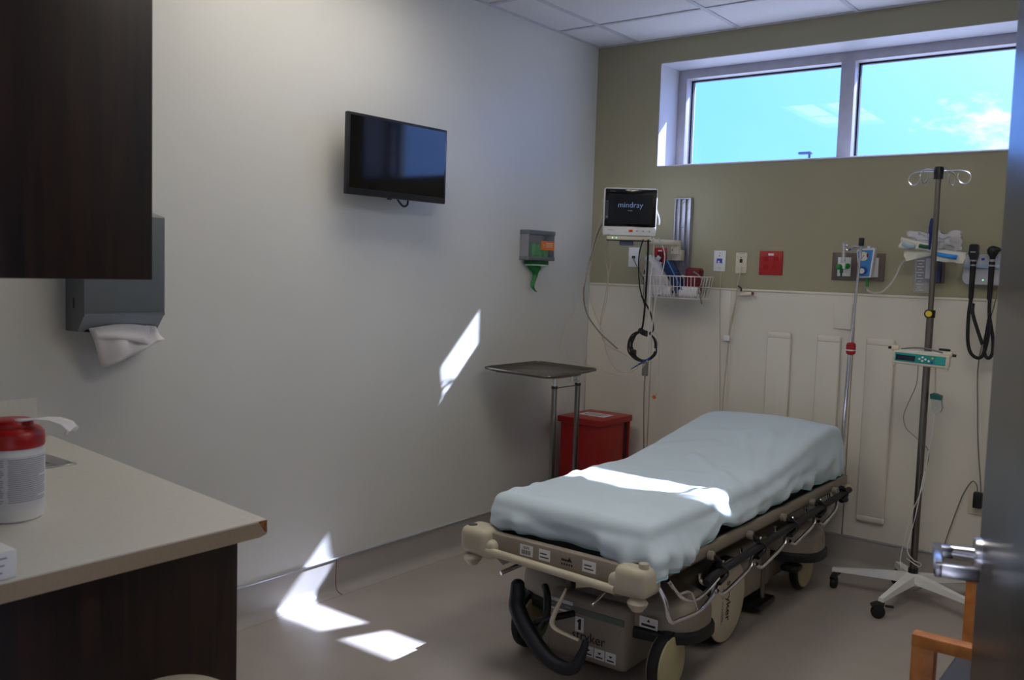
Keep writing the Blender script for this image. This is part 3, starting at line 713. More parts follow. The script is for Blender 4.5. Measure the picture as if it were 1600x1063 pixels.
# corner bumpers
for (cx, sg) in ((0.935, -1), (1.578, 1)):
    bm_ = MB(); bm_.box(cx - 0.062, cx + 0.062, -2.175, -2.06, 0.418, 0.515, 0.026, 4)
    bm_.box(cx - 0.05 if sg < 0 else cx - 0.09, cx + 0.09 if sg < 0 else cx + 0.05, -2.165, -2.085, 0.412, 0.480, 0.022, 4)
    o = bm_.build('corner_bumper', BEIGE, t)
    MB().lathe([(0.018, 0.0), (0.022, 0.006), (0.030, 0.016), (0.034, 0.026), (0.026, 0.036), (0.018, 0.042)], (cx + sg * 0.018, -2.145, 0.375), Z, 24).build('roller', BEIGE, o)
    if sg < 0: MB().lathe([(0.017, 0), (0.017, 0.002), (0.0, 0.003)], (cx - 0.03, -2.135, 0.5145), Z, 20, False).build('plug', DKGREY, o)
    else:
        MB().cyl((cx + 0.032, -2.14, 0.43), (cx + 0.032, -2.14, 0.53), 0.016, n=18).build('pole_socket', BEIGE, o)
        MB().box(cx - 0.05, cx + 0.015, -2.12, -2.105, 0.5152, 0.5165, 0.001, 1).build('slot', DKGREY, o)
b = MB(); b.prism([(0.99, 0.432), (1.05, 0.432), (1.05, 0.40), (1.02, 0.382), (0.985, 0.405)], 'y', -2.10, -2.04); b.build('bracket', TAUPE, t)
b = MB(); b.prism([(1.46, 0.432), (1.54, 0.432), (1.54, 0.395), (1.48, 0.382)], 'y', -2.10, -2.04); b.build('bracket', TAUPE, t)
MB().cyl((1.05, -2.15, 0.372), (1.10, -2.0, 0.405), 0.008, n=12).build('release_rod', CHROME, t)
MB().cyl((1.42, -2.13, 0.345), (1.44, -2.02, 0.405), 0.006, n=12).build('release_rod', CHROME, t)
MB().box(1.52, 1.585, -0.185, -0.12, 0.44, 0.53, 0.012, 3).build('head_bumper', BEIGE, t)
MB().box(0.94, 1.0, -0.185, -0.12, 0.44, 0.53, 0.012, 3).build('head_bumper', BEIGE, t)
MB().tube([(0.97, -0.14, 0.485), (1.56, -0.14, 0.485)], 0.015, 12, 0).build('head_bar', TAUPE, t)
MB().lathe([(0.016, 0), (0.026, 0.008), (0.026, 0.022), (0.016, 0.03)], (1.612, -0.15, 0.425), Z, 18).build('roller', BEIGE, t)
# base hood
hood = MB().box(1.115, 1.455, -1.955, -0.42, 0.050, 0.285, 0.03, 3).build('base_hood', TAUPE, t)
for (yc) in (-1.745, -0.55):
    wg = MB().pillow(1.275, yc, 0.215, 0.318, 0.372, 0.165, 3.0, 0.06).build('wheel_wing', TAUPE, t)
    MB().pillow(1.275, yc, 0.178, 0.218, 0.384, 0.176, 3.0, 0.015).build('bumper_strip', RUBBER, wg)
for yc in (-1.72, -0.62):
    MB().lathe([(0.085, 0.28), (0.078, 0.31), (0.082, 0.335), (0.074, 0.355), (0.078, 0.38), (0.07, 0.41)], (1.26, yc, 0), Z, 28).build('lift_column', IVORY, t)
MB().box(1.125, 1.445, -1.9575, -1.9545, 0.222, 0.246, 0.001).build('stripe', mat('stripe_greygreen', S(96, 104, 96), 0.5), hood)
fyh = -1.9565
o = MB().box(1.245, 1.281, fyh - 0.0008, fyh, 0.158, 0.212).build('number_tag', LABELW, hood)
MB().prism([(1.2585, 0.166), (1.2695, 0.166), (1.2695, 0.206), (1.262, 0.206), (1.2535, 0.198), (1.2535, 0.191), (1.2585, 0.194)], 'y', fyh - 0.0014, fyh - 0.0008).build('numeral', INK, o)
text('stryker', 0.048, (1.302, fyh - 0.001, 0.146), X, Z, INK, hood, 'lettering')
for k in range(3):
    o = MB().box(1.283 + k * 0.046, 1.325 + k * 0.046, fyh - 0.0008, fyh, 0.080, 0.118).build('sticker', LABELW, hood)
    q = MB(); q.prism([(1.296 + k * 0.046, 0.106), (1.312 + k * 0.046, 0.106), (1.304 + k * 0.046, 0.098)], 'y', fyh - 0.0013, fyh - 0.0008); q.box(1.290 + k * 0.046, 1.318 + k * 0.046, fyh - 0.0013, fyh - 0.0008, 0.086, 0.091); q.build('print', INK, o)
o = MB().box(1.120, 1.232, fyh - 0.0008, fyh, 0.215, 0.258).build('sticker', LABELW, hood)
q = MB()
for k in range(3): q.box(1.126 + k * 0.036, 1.152 + k * 0.036, fyh - 0.0013, fyh - 0.0008, 0.232, 0.238)
q.build('print', GREYINK, o)
WGY = -1.745 - 0.1652
o = MB().box(1.478, 1.548, WGY - 0.0008, WGY + 0.002, 0.224, 0.262).build('sticker', LABELW, hood)
q = MB(); q.prism([(1.507, 0.246), (1.519, 0.246), (1.513, 0.257)], 'y', WGY - 0.0015, WGY - 0.0008); q.box(1.486, 1.54, WGY - 0.0015, WGY - 0.0008, 0.230, 0.238); q.build('print', INK, o)
# casters
def stretcher_caster(x, y, sg, cover=True):
    c = MB().lathe([(0.07, -0.020), (0.100, -0.020), (0.109, -0.013), (0.111, 0), (0.109, 0.013), (0.100, 0.020), (0.07, 0.020)], (x, y, 0.1115), X, 40).build('caster', RUBBER, ST)
    MB().lathe([(0.096, 0.0), (0.094, 0.006), (0.06, 0.012), (0.0, 0.014)], (x + sg * 0.0195, y, 0.1115), (sg, 0, 0), 36, False).build('cover', YCOVER, c)
    MB().lathe([(0.096, 0.0), (0.094, 0.006), (0.06, 0.010), (0.0, 0.011)], (x - sg * 0.0195, y, 0.1115), (-sg, 0, 0), 36, False).build('cover', YCOVER, c)
    MB().box(x - 0.022, x + 0.022, y - 0.03, y + 0.05, 0.19, 0.22, 0.006).build('fork', BLACKP, c)
stretcher_caster(1.572, -1.885, 1); stretcher_caster(1.540, -0.50, 1); stretcher_caster(0.985, -1.865, -1); stretcher_caster(0.985, -0.50, -1)
# side pedals and big middle wheel
MB().box(1.52, 1.60, -0.72, -0.64, 0.135, 0.165, 0.012, 3).build('side_pedal', BLACKP, t)
MB().box(1.36, 1.54, -0.98, -0.80, 0.02, 0.05, 0.01).build('brake_block', BLACKP, t)
MB().cyl((1.50, -0.87, 0.05), (1.50, -0.87, 0.25), 0.014, n=14).build('strut', DULLSTEEL, t)
o = MB().box(1.44, 1.50, -1.18, -0.78, 0.09, 0.25, 0.012).build('side_cover', TAUPE, t)
bw = MB().lathe([(0.13, -0.02), (0.163, -0.02), (0.170, -0.01), (0.170, 0.01), (0.163, 0.02), (0.13, 0.02)], (1.520, -1.325, 0.1705), X, 48).build('big_wheel', RUBBER, t)
MB().lathe([(0.164, 0.0), (0.162, 0.004), (0.157, 0.006), (0.06, 0.010), (0.0, 0.011)], (1.5395, -1.325, 0.1705), X, 48, False).build('wheel_disc', DISC, bw)
text('stryker', 0.056, (1.5512, -1.335, 0.175), (0, 0, -1), (0, 1, 0), INK, bw, 'lettering')
text('BIG WHEEL', 0.028, (1.5505, -1.385, 0.165), (0, 0, -1), (0, 1, 0), GREYINK, bw, 'lettering')
# foot pedals at the front
MB().tube([(1.074, -2.079, 0.337), (1.075, -2.08, 0.325), (1.083, -2.09, 0.285), (1.10, -2.11, 0.245), (1.155, -2.12, 0.18), (1.24, -2.125, 0.115), (1.31, -2.12, 0.095), (1.352, -2.115, 0.112), (1.372, -2.10, 0.165), (1.375, -2.09, 0.2)], [0.008, 0.024, 0.028, 0.030, 0.030, 0.027, 0.024, 0.022, 0.015, 0.011], 14, 5).build('foot_pedal', mat('pedal_blueblack', S(22, 26, 36), 0.5), t)
MB().tube([(1.13, -1.99, 0.30), (1.17, -2.03, 0.285), (1.19, -2.06, 0.235), (1.18, -2.09, 0.19)], 0.014, 10, 4).build('pedal_arm', BLACKP, t)
MB().tube([(1.16, -2.09, 0.205), (1.21, -2.06, 0.225), (1.26, -1.99, 0.235)], 0.012, 10, 4).build('pedal_arm', BLACKP, t)
MB().tube([(1.298, -2.105, 0.365), (1.286, -2.115, 0.325), (1.272, -2.125, 0.285), (1.262, -2.13, 0.245), (1.278, -2.13, 0.225), (1.32, -2.125, 0.215), (1.362, -2.115, 0.205)], [0.006, 0.010, 0.013, 0.013, 0.010, 0.009, 0.008], 10, 4, flat=(1.0, 0.5)).build('lever', IVORY, t)
MB().lathe([(0.02, 0), (0.027, 0.004), (0.027, 0.018), (0.02, 0.022)], (1.285, -2.075, 0.372), (0.35, 0.5, 0.0), 22).build('knob', BLACKP, t)
MB().cyl((1.293, -2.06, 0.372), (1.345, -1.99, 0.372), 0.019, n=18).build('knob_stem', IVORY, t)
# folded side rail on the right
rx = 1.668
b = MB(); b.tube([(rx, -1.80, 0.392), (rx, -1.76, 0.404), (rx, -1.0, 0.428), (rx, -0.33, 0.450), (rx, -0.27, 0.450)], 0.0145, 12, 0)
sr = b.build('side_rail', RUBBER, t)
MB().lathe([(0.012, 0), (0.02, 0.006), (0.02, 0.02), (0.012, 0.026)], (rx, -0.34, 0.405), Z, 14).build('rail_stop', BLACKP, sr)
ys = [-2.02, -1.68, -1.34, -1.0, -0.66, -0.36]
for i in range(5):
    y = ys[i]; z = 0.326 + 0.013 * i; yn = ys[i + 1]
    q = MB()
    if i == 0: q.tube([(1.63, -2.075, 0.44), (rx - 0.01, -2.075, 0.40), (rx, -2.06, 0.335), (rx, -1.99, 0.318), (rx, -1.83, 0.308), (rx, -1.72, 0.346), (rx - 0.014, -1.68, 0.362)], 0.0078, 10, 3)
    else: q.tube([(rx + 0.012, y - 0.055, z + 0.012), (rx + 0.012, y - 0.02, z - 0.008), (rx + 0.012, y + 0.03, z - 0.010), (rx + 0.006, yn - 0.12, z + 0.016), (rx - 0.010, yn - 0.05, z + (0.055 if i == 4 else 0.034)), (rx - 0.014, yn - 0.01, z + (0.085 if i == 4 else 0.044))], 0.0078, 10, 3)
    q.build('lower_bar', CHROME, sr)
for i in range(1, 6):
    y = ys[i] + 0.02; z = 0.335 + 0.012 * i
    MB().tube([(rx + 0.002, y - 0.05, z + 0.022), (rx + 0.006, y + 0.0, z + 0.040), (rx + 0.002, y - 0.005, z + 0.062), (rx - 0.004, y - 0.04, z + 0.085)], 0.0125, 10, 3, flat=(1.1, 0.7)).build('upright_sleeve', BLACKP, sr)
    MB().tube([(rx - 0.03, y + 0.06, z + 0.07), (rx - 0.03, y + 0.02, z + 0.025), (rx - 0.03, y - 0.06, z + 0.015), (rx - 0.03, y - 0.12, z + 0.04), (rx - 0.03, y - 0.13, z + 0.07)], 0.007, 10, 4).build('folded_bar', CHROME, sr)
    MB().lathe([(0.012, 0), (0.016, 0.004), (0.016, 0.02), (0.012, 0.024)], (1.627, y - 0.05, 0.462), X, 16).build('pivot', TAUPE, sr)
    MB().tube([(1.64, y - 0.05, 0.462), (rx - 0.008, y - 0.03, 0.445), (rx - 0.004, y - 0.01, 0.42)], 0.009, 10, 3).build('hinge_arm', BLACKP, sr)
MB().tube([(1.645, -2.02, 0.44), (1.655, -1.98, 0.40), (1.66, -1.90, 0.385), (1.66, -1.84, 0.30)], 0.005, 8, 3).build('brace', CHROME, sr)
MB().tube([(1.61, -1.97, 0.43), (1.64, -1.93, 0.372), (1.655, -1.86, 0.345), (1.655, -1.76, 0.352), (rx, -1.70, 0.385)], 0.0075, 10, 4).build('folded_bar', CHROME, sr)
# left rail, folded down too
b = MB(); b.tube([(0.855, -1.75, 0.40), (0.855, -0.3, 0.44)], 0.0145, 12, 0); sl = b.build('side_rail', RUBBER, t)
for y in (-1.6, -1.2, -0.8, -0.45): MB().tube([(0.89, y, 0.47), (0.868, y + 0.01, 0.46), (0.856, y + 0.02, 0.425)], 0.008, 8, 2).build('hinge_arm', CHROME, sl)
# pole standing at the head end
pl = MB().cyl((1.583, -0.145, 0.50), (1.594, -0.145, 1.09), 0.0105, n=18).build('drip_pole', CHROME, t)
MB().cyl((1.594, -0.145, 1.07), (1.617, -0.145, 1.60), 0.0068, n=14).build('upper_pole', CHROME, pl)
MB().lathe([(0.010, 0), (0.020, 0.006), (0.0225, 0.016), (0.0225, 0.046), (0.020, 0.056), (0.010, 0.062)], (1.598, -0.145, 1.078), Z, 24).build('red_collar', REDP, pl)
MB().lathe([(0.0228, 0), (0.0228, 0.006)], (1.598, -0.145, 1.099), Z, 24).build('white_ring', LABELW, pl)
MB().box(1.606, 1.628, -0.155, -0.135, 1.603, 1.642, 0.003).build('tip', BLACKP, pl)
MB().tube([(1.617, -0.145, 1.598), (1.59, -0.125, 1.606), (1.565, -0.115, 1.598), (1.545, -0.11, 1.580), (1.535, -0.11, 1.600), (1.54, -0.11, 1.612)], 0.0055, 8, 4).build('hook', CHROME, pl)
MB().tube([(1.612, -0.145, 1.592), (1.59, -0.16, 1.598), (1.575, -0.165, 1.588)], 0.0055, 8, 4).build('hook', CHROME, pl)
MB().lathe([(0.017, 0), (0.017, 0.05), (0.013, 0.06)], (1.583, -0.145, 0.52), Z, 18).build('socket', BEIGE, pl)

# mattress
def zt(y):
    a = min(1, max(0, (y + 1.16) / 0.80)); a = a * a * (3 - 2 * a) * 0.5 + a * 0.5
    return 0.632 + 0.112 * a - (max(0, y + 0.30) * 0.12)
MX = 1.272; HW = 0.330; MY0, MY1 = -2.095, -0.185
n = 30; vs_ = []; fs_ = []
for i in range(n + 1):
    y = MY0 + 0.03 + (MY1 - MY0 - 0.06) * i / n; z = zt(y) - 0.014; zb = max(0.518, z - 0.112)
    vs_ += [(MX - HW + 0.02, y, zb), (MX + HW - 0.02, y, zb), (MX + HW - 0.02, y, z), (MX - HW + 0.02, y, z)]
for i in range(n):
    for k in range(4): l = (k + 1) % 4; fs_.append((4 * i + k, 4 * i + l, 4 * i + 4 + l, 4 * i + 4 + k))
fs_ += [(0, 1, 2, 3), (4 * n, 4 * n + 3, 4 * n + 2, 4 * n + 1)]
o = MB().add(vs_, fs_).build('mattress', BLACKP); tag(o, 'dark mattress pad under the pale blue sheet', 'mattress')

# fitted sheet
random.seed(11)
RIDGES = []
def ridge(x0, y0, x1, y1, h, w_): RIDGES.append((V((x0, y0, 0)), V((x1, y1, 0)), h, w_))
ridge(1.60, -1.28, 1.30, -0.66, 0.010, 0.020); ridge(1.60, -1.18, 1.40, -0.58, 0.010, 0.016); ridge(1.60, -1.08, 1.48, -0.45, 0.009, 0.016); ridge(1.60, -1.36, 1.22, -1.0, 0.008, 0.022); ridge(1.60, -0.95, 1.53, -0.35, 0.007, 0.014); ridge(1.60, -1.45, 1.40, -1.10, 0.008, 0.018)
ridge(1.20, -1.62, 1.58, -1.50, 0.010, 0.020); ridge(1.34, -1.70, 1.58, -1.60, 0.009, 0.018); ridge(1.42, -1.52, 1.58, -1.42, 0.008, 0.02)
ridge(0.96, -1.55, 1.06, -1.66, 0.009, 0.016); ridge(0.95, -1.86, 1.05, -1.84, 0.008, 0.014); ridge(0.95, -2.0, 1.05, -1.93, 0.006, 0.014)
ridge(0.95, -1.45, 1.15, -1.40, 0.004, 0.02); ridge(0.97, -0.95, 1.2, -0.80, 0.004, 0.025); ridge(1.0, -0.7, 1.3, -0.6, 0.003, 0.03)
ridge(1.56, -1.95, 1.35, -1.85, 0.004, 0.02); ridge(1.2, -1.3, 1.5, -1.2, 0.003, 0.03)
def top_z(x, y):
    z = zt(y) + 0.006 * noise.noise(V((x * 5, y * 4, 0.3))) + 0.0025 * noise.noise(V((x * 17, y * 13, 2.3))) + 0.004 * max(0, noise.noise(V((x * 9 + y * 5, y * 2.5 - x, 7.7)))) 
    z += 0.016 * (1 - ((x - MX) / HW) ** 2) * min(1, max(0, (y + 0.75) / 0.4))
    P = V((x, y, 0))
    for a, c, h, w_ in RIDGES:
        d = c - a; q = max(0, min(1, (P - a).dot(d) / d.length_squared)); dist = (P - (a + d * q)).length
        if dist < 3 * w_: z += 1.3 * h * math.exp(-(dist / w_) ** 2) * math.sin(min(1, q * 3 + 0.15) * math.pi / 2)
    return z
R = 0.042; cxh, cyh = HW - R, (MY1 - MY0) / 2 - R; CY = (MY0 + MY1) / 2
per = []   # (base point, normal, param)
def side(p, q, nrm, m):
    for i in range(m): per.append((V(p).lerp(V(q), i / m), V(nrm)))
def fan(p, a0, a1, m):
    for i in range(m): a = math.radians(a0 + (a1 - a0) * i / m); per.append((V(p), V((math.cos(a), math.sin(a), 0))))
c_ = [(MX - cxh, CY - cyh, 0), (MX + cxh, CY - cyh, 0), (MX + cxh, CY + cyh, 0), (MX - cxh, CY + cyh, 0)]
NXs, NYs = 34, 104
side(c_[0], c_[1], (0, -1, 0), NXs); fan(c_[1], -90, 0, 14); side(c_[1], c_[2], (1, 0, 0), NYs); fan(c_[2], 0, 90, 14)
side(c_[2], c_[3], (0, 1, 0), NXs); fan(c_[3], 90, 180, 14); side(c_[3], c_[0], (-1, 0, 0), NYs); fan(c_[0], 180, 270, 14)
vs_ = []; fs_ = []
for i in range(NYs + 1):
    for j in range(NXs + 1):
        x = MX - cxh + 2 * cxh * j / NXs; y = CY - cyh + 2 * cyh * i / NYs; vs_.append((x, y, top_z(x, y)))
for i in range(NYs):
    for j in range(NXs): a = i * (NXs + 1) + j; fs_.append((a, a + 1, a + NXs + 2, a + NXs + 1))
o0 = len(vs_); NP = len(per)
ring_s = [0.15, 0.35, 0.55, 0.75, 1.0] + [1 + k / 10 for k in range(1, 11)]
arc = 0.0; arcs = []
for k in range(NP):
    b0, n0 = per[k]; b1, n1 = per[(k + 1) % NP]; arcs.append(arc); arc += (b1 - b0).length + 0.05 * (n1 - n0).length
for rk, s_ in enumerate(ring_s):
    for k in range(NP):
        bp_, nr = per[k]; a_ = arcs[k]; zz = top_z(bp_.x, bp_.y)
        corner = 1 if (abs(bp_.x - MX) > cxh - 0.14 and abs(bp_.y - CY) > cyh - 0.20) else 0
        foot_right = math.exp(-(((bp_.x - 1.56) / 0.12) ** 2 + ((bp_.y + 1.98) / 0.26) ** 2))
        right = 1.0 if nr.x > 0.7 else 0.0
        if s_ <= 1: th = s_ * math.pi / 2; off = R * math.sin(th); dr_ = R * (1 - math.cos(th)); rf = 0.12 * s_
        else: off = R; dr_ = R; rf = s_ - 1
        u = max(0, s_ - 1)
        hem = 0.520 - 0.012 * right - (0.010 if nr.y < -0.5 else 0) - 0.034 * foot_right + 0.010 * noise.noise(V((a_ * 5, 0.7, 0)))
        if right: hem += 0.03 * math.exp(-((bp_.y + 1.60) / 0.07) ** 2) + 0.03 * math.exp(-((bp_.y + 0.85) / 0.16) ** 2)
        z = zz - dr_ if u == 0 else (zz - R) * (1 - u) + hem * u
        ruff = (0.004 + 0.010 * corner + 0.008 * right + 0.014 * foot_right) * math.sin(a_ * (38 if not corner else 62) + 3 * noise.noise(V((a_ * 3, 1.1, 0)))) * (u ** 1.3) * (0.35 + abs(noise.noise(V((a_ * 2.2, 5.1, 0)))) * 1.6)
        off += ruff + 0.018 * noise.noise(V((a_ * 6 + u * 1.5 * right, u * 2.5, 4.4))) * min(1, rf * 2)
        off += 0.012 * math.sin(u * math.pi) + (0.035 * foot_right + 0.022 * right) * u
        if u > 0.93: off -= 0.014 * (u - 0.93) / 0.07
        if not right and not corner and nr.y < -0.5: off -= 0.02 * u
        P = bp_ + nr * off
        z += 0.010 * u * noise.noise(V((a_ * 9, 8.8, 0))) + 0.006 * noise.noise(V((a_ * 8, z * 14, 1.0))) * min(1, u * 2)
        vs_.append((P.x, P.y, z))
def topi(k):
    bp_, _ = per[k]; j = round((bp_.x - (MX - cxh)) / (2 * cxh) * NXs); i = round((bp_.y - (CY - cyh)) / (2 * cyh) * NYs); return i * (NXs + 1) + j
for k in range(NP):
    l = (k + 1) % NP; a, c = topi(k), topi(l)
    if a != c: fs_.append((a, c, o0 + l, o0 + k))
    else: fs_.append((a, o0 + l, o0 + k))
for r_ in range(len(ring_s) - 1):
    for k in range(NP): l = (k + 1) % NP; q = o0 + r_ * NP; fs_.append((q + k, q + l, q + NP + l, q + NP + k))
bs = MB().add(vs_, fs_).build('bed_sheet', SHEET, None, 75)
tag(bs, 'pale blue fitted sheet stretched over the hospital stretcher', 'sheet')
md = bs.modifiers.new('subdivision', 'SUBSURF'); md.levels = 1; md.render_levels = 1
hp = [vs_[o0 + (len(ring_s) - 1) * NP + k] for k in range(NP)]
MB().tube(hp, 0.0035, 5, 0, closed=True).build('hem', HEM, bs)

# ------------------------------------------------------------------ back wall: bumpers, plates, monitor, supplies
for i, (a, c, lab) in enumerate(((1.128, 1.256, 'tall ivory wall bumper strip nearest the red wall plate'), (1.390, 1.510, 'tall ivory wall bumper strip left of the pole with the red collar'), (1.633, 1.768, 'tall ivory wall bumper strip right of the pole with the red collar'))):
    t = thing('wall_bumper', lab, 'wall bumper', ((a + c) / 2, 0, 0.25), group='vertical bumper strips on the back wall')
    MB().box(a, c, -0.029, -0.009, 0.275, 1.128, 0.009, 3).build('strip', PANEL, t)
    for z0, z1 in ((1.122, 1.158), (0.248, 0.282)):
        MB().box(a, c, -0.0305, -0.009, z0, z1, 0.010, 3).build('end_cap', PANEL, t)

def wall_plate(name, label, cat, x0, x1, z0, z1, m, y=-0.0, d=0.007):
    t = thing(name, label, cat, ((x0 + x1) / 2, y, z0))
    MB().box(x0, x1, y - d, y, z0, z1, 0.0025).build('plate', m, t)
    return t
t = wall_plate('call_plate', 'white call plate with a blue sticker on the olive wall', 'wall plate', 0.796, 0.864, 1.463, 1.575, WHITEP)
o = MB().box(0.814, 0.846, -0.0078, -0.007, 1.505, 1.532).build('blue_sticker', BLUESTK, t)
b = MB(); b.cyl((0.826, -0.0082, 1.515), (0.826, -0.0078, 1.515), 0.006, n=12); b.box(0.818, 0.842, -0.0083, -0.0078, 1.498, 1.508); b.build('figure', LABELW, o)
MB().lathe([(0.003, 0), (0.003, 0.002)], (0.829, -0.007, 1.547), (0, -1, 0), 10).build('screw', CHIP, t)
b = MB(); b.box(0.822, 0.838, -0.0076, -0.007, 1.560, 1.563); b.box(0.824, 0.836, -0.0076, -0.007, 1.480, 1.482); b.build('print', GREYINK, t)
MB().tube([(0.842, -0.006, 1.463), (0.848, -0.02, 1.40), (0.85, -0.02, 1.305), (0.863, -0.02, 1.062), (0.881, -0.02, 0.714), (0.893, -0.02, 0.45), (0.90, -0.02, 0.25)], 0.0016, 6).build('pull_cord', CABLE, t)
t = wall_plate('nurse_call', 'ivory nurse call plate with corded handset hanging below', 'wall plate', 0.923, 0.986, 1.455, 1.566, IVORY)
MB().box(0.946, 0.962, -0.0085, -0.007, 1.512, 1.532, 0.001).build('button', BLACKP, t)
MB().lathe([(0.003, 0), (0.003, 0.0015)], (0.953, -0.007, 1.539), (0, -1, 0), 10).build('indicator', BLACKP, t)
b = MB(); b.box(0.938, 0.972, -0.0076, -0.007, 1.559, 1.561); b.box(0.93, 0.978, -0.0076, -0.007, 1.546, 1.547); b.box(0.935, 0.975, -0.0076, -0.007, 1.485, 1.486); b.build('print', GREYINK, t)
MB().box(0.947, 0.964, -0.022, -0.007, 1.458, 1.490, 0.004).build('plug', IVORY, t)
MB().tube([(0.957, -0.018, 1.462), (0.954, -0.024, 1.42), (0.950, -0.028, 1.378), (0.941, -0.033, 1.241), (0.927, -0.04, 1.137), (0.917, -0.047, 0.964), (0.911, -0.05, 0.791), (0.912, -0.05, 0.687), (0.916, -0.05, 0.55), (0.93, -0.05, 0.40)], 0.0036, 8).build('cord', CABLE, t)
h = MB().lathe([(0.004, 0), (0.009, 0.008), (0.011, 0.03), (0.0125, 0.06), (0.011, 0.072)], (0.968, -0.035, 1.342), (1, -0.1, 0.12), 14).build('handset', IVORY, t)
MB().lathe([(0.0085, 0.0), (0.0085, 0.006), (0.005, 0.009)], (1.0395, -0.042, 1.3505), (1, -0.1, 0.12), 14).build('call_button', mat('brown_button', S(112, 62, 50), 0.4), h)
MB().tube([(0.970, -0.035, 1.342), (0.954, -0.04, 1.325), (0.943, -0.04, 1.27), (0.931, -0.04, 1.206), (0.922, -0.042, 1.115)], 0.0036, 8).build('cord', CABLE, t)
MB().box(0.894, 0.927, -0.05, -0.03, 1.092, 1.122, 0.003).build('cord_clip', WHITEP, t)
MB().tube([(0.95, -0.02, 1.392), (0.956, -0.03, 1.385), (0.972, -0.03, 1.378), (0.972, -0.03, 1.36)], 0.005, 8, 2, flat=(1, 0.6)).build('clamp', DKGREY, t)
t = wall_plate('red_wall_plate', 'square red emergency outlet plate on the olive wall', 'wall plate', 1.055, 1.181, 1.452, 1.577, REDPL)
b = MB()
for x in (1.092, 1.144):
    for z in (1.535, 1.492): b.box(x - 0.014, x + 0.014, -0.0078, -0.0068, z - 0.012, z + 0.012, 0.001, 1)
b.build('socket_face', REDP, t)
b = MB()
for x in (1.092, 1.144):
    for z in (1.535, 1.492): b.box(x - 0.008, x + 0.006, -0.0083, -0.0077, z + 0.004, z + 0.0055)
b.build('socket_slot', MAROON, t)
MB().box(1.103, 1.133, -0.0078, -0.007, 1.553, 1.564).build('tag', LABELW, t)
t = wall_plate('blank_plate', 'small blank ivory plate on the lower wall panel', 'wall plate', 1.466, 1.554, 1.195, 1.320, PANEL, -0.009, 0.014)
MB().lathe([(0.003, 0), (0.003, 0.0008)], (1.51, -0.023, 1.308), (0, -1, 0), 10).build('screw', PANEL, t)
t = wall_plate('data_outlet', 'white data outlet plate below the patient monitor', 'outlet', 0.262, 0.336, 1.474, 1.586, WHITEP)
MB().box(0.288, 0.308, -0.013, -0.007, 1.522, 1.538, 0.002).build('jack', DKGREY, t)
MB().tube([(0.298, -0.012, 1.53), (0.32, -0.04, 1.512), (0.371, -0.08, 1.464), (0.44, -0.14, 1.404), (0.47, -0.18, 1.36), (0.478, -0.2, 1.29)], 0.0028, 8).build('data_cord', GCABLE, t)
for z in (1.582, 1.478): pass
t = wall_plate('red_outlet', 'red power outlet with a black plug behind the wire basket', 'outlet', 0.430, 0.506, 1.470, 1.586, REDPL)
MB().box(0.452, 0.486, -0.0085, -0.007, 1.49, 1.562, 0.003).build('socket_face', MAROON, t)
MB().box(0.455, 0.478, -0.0078, -0.007, 1.566, 1.573).build('tag', LABELW, t)
MB().tube([(0.46, -0.009, 1.535), (0.45, -0.035, 1.53), (0.425, -0.06, 1.505), (0.415, -0.08, 1.46), (0.42, -0.1, 1.38)], [0.010, 0.011, 0.008, 0.004, 0.004], 10).build('black_plug', BLACKP, t)
MB().cbox((0.478, -0.05, 1.522), (0.026, 0.01, 0.036), Matrix.Rotation(0.6, 4, 'Y'), 0.003).build('white_plug', WHITEP, t)
t = wall_plate('power_outlet', 'ivory power outlet with a black adapter near the right wall', 'outlet', 2.133, 2.203, 0.375, 0.495, IVORY, -0.009, 0.006)
MB().box(2.158, 2.196, -0.05, -0.015, 0.412, 0.485, 0.005).build('adapter', BLACKP, t)
MB().lathe([(0.014, 0), (0.014, 0.002)], (2.166, -0.015, 0.398), (0, -1, 0), 16).build('socket', IVORY, t)
MB().tube([(2.172, -0.03, 0.482), (2.170, -0.03, 0.510), (2.160, -0.03, 0.528), (2.145, -0.03, 0.528), (2.12, -0.03, 0.48), (2.10, -0.03, 0.42), (2.058, -0.04, 0.248), (2.03, -0.08, 0.10), (1.99, -0.12, 0.02), (1.96, -0.18, 0.006)], 0.0025, 8).build('cord', GCABLE, t)

# --- patient monitor on a wall track
t = thing('wall_track', 'vertical ribbed aluminium equipment track on the olive wall', 'equipment track', (0.605, 0, 1.36))
b = MB(); b.box(0.555, 0.657, -0.012, 0.0, 1.36, 1.856, 0.001, 1); b.build('channel', ALU, t)
for x in (0.5565, 0.583, 0.616, 0.6485): MB().box(x, x + 0.007, -0.030, -0.012, 1.36, 1.856, 0.001, 1).build('rib', ALU, t)
for x, z in ((0.567, 1.80), (0.645, 1.80), (0.606, 1.835), (0.606, 1.70), (0.645, 1.575)): MB().lathe([(0.005, 0), (0.005, 0.003), (0.002, 0.005)], (x, -0.012, z), (0, -1, 0), 10).build('screw', CHROME, t)
MB().box(0.555, 0.657, -0.034, 0.0, 1.853, 1.860, 0.001, 1).build('end_cap', ALU, t)

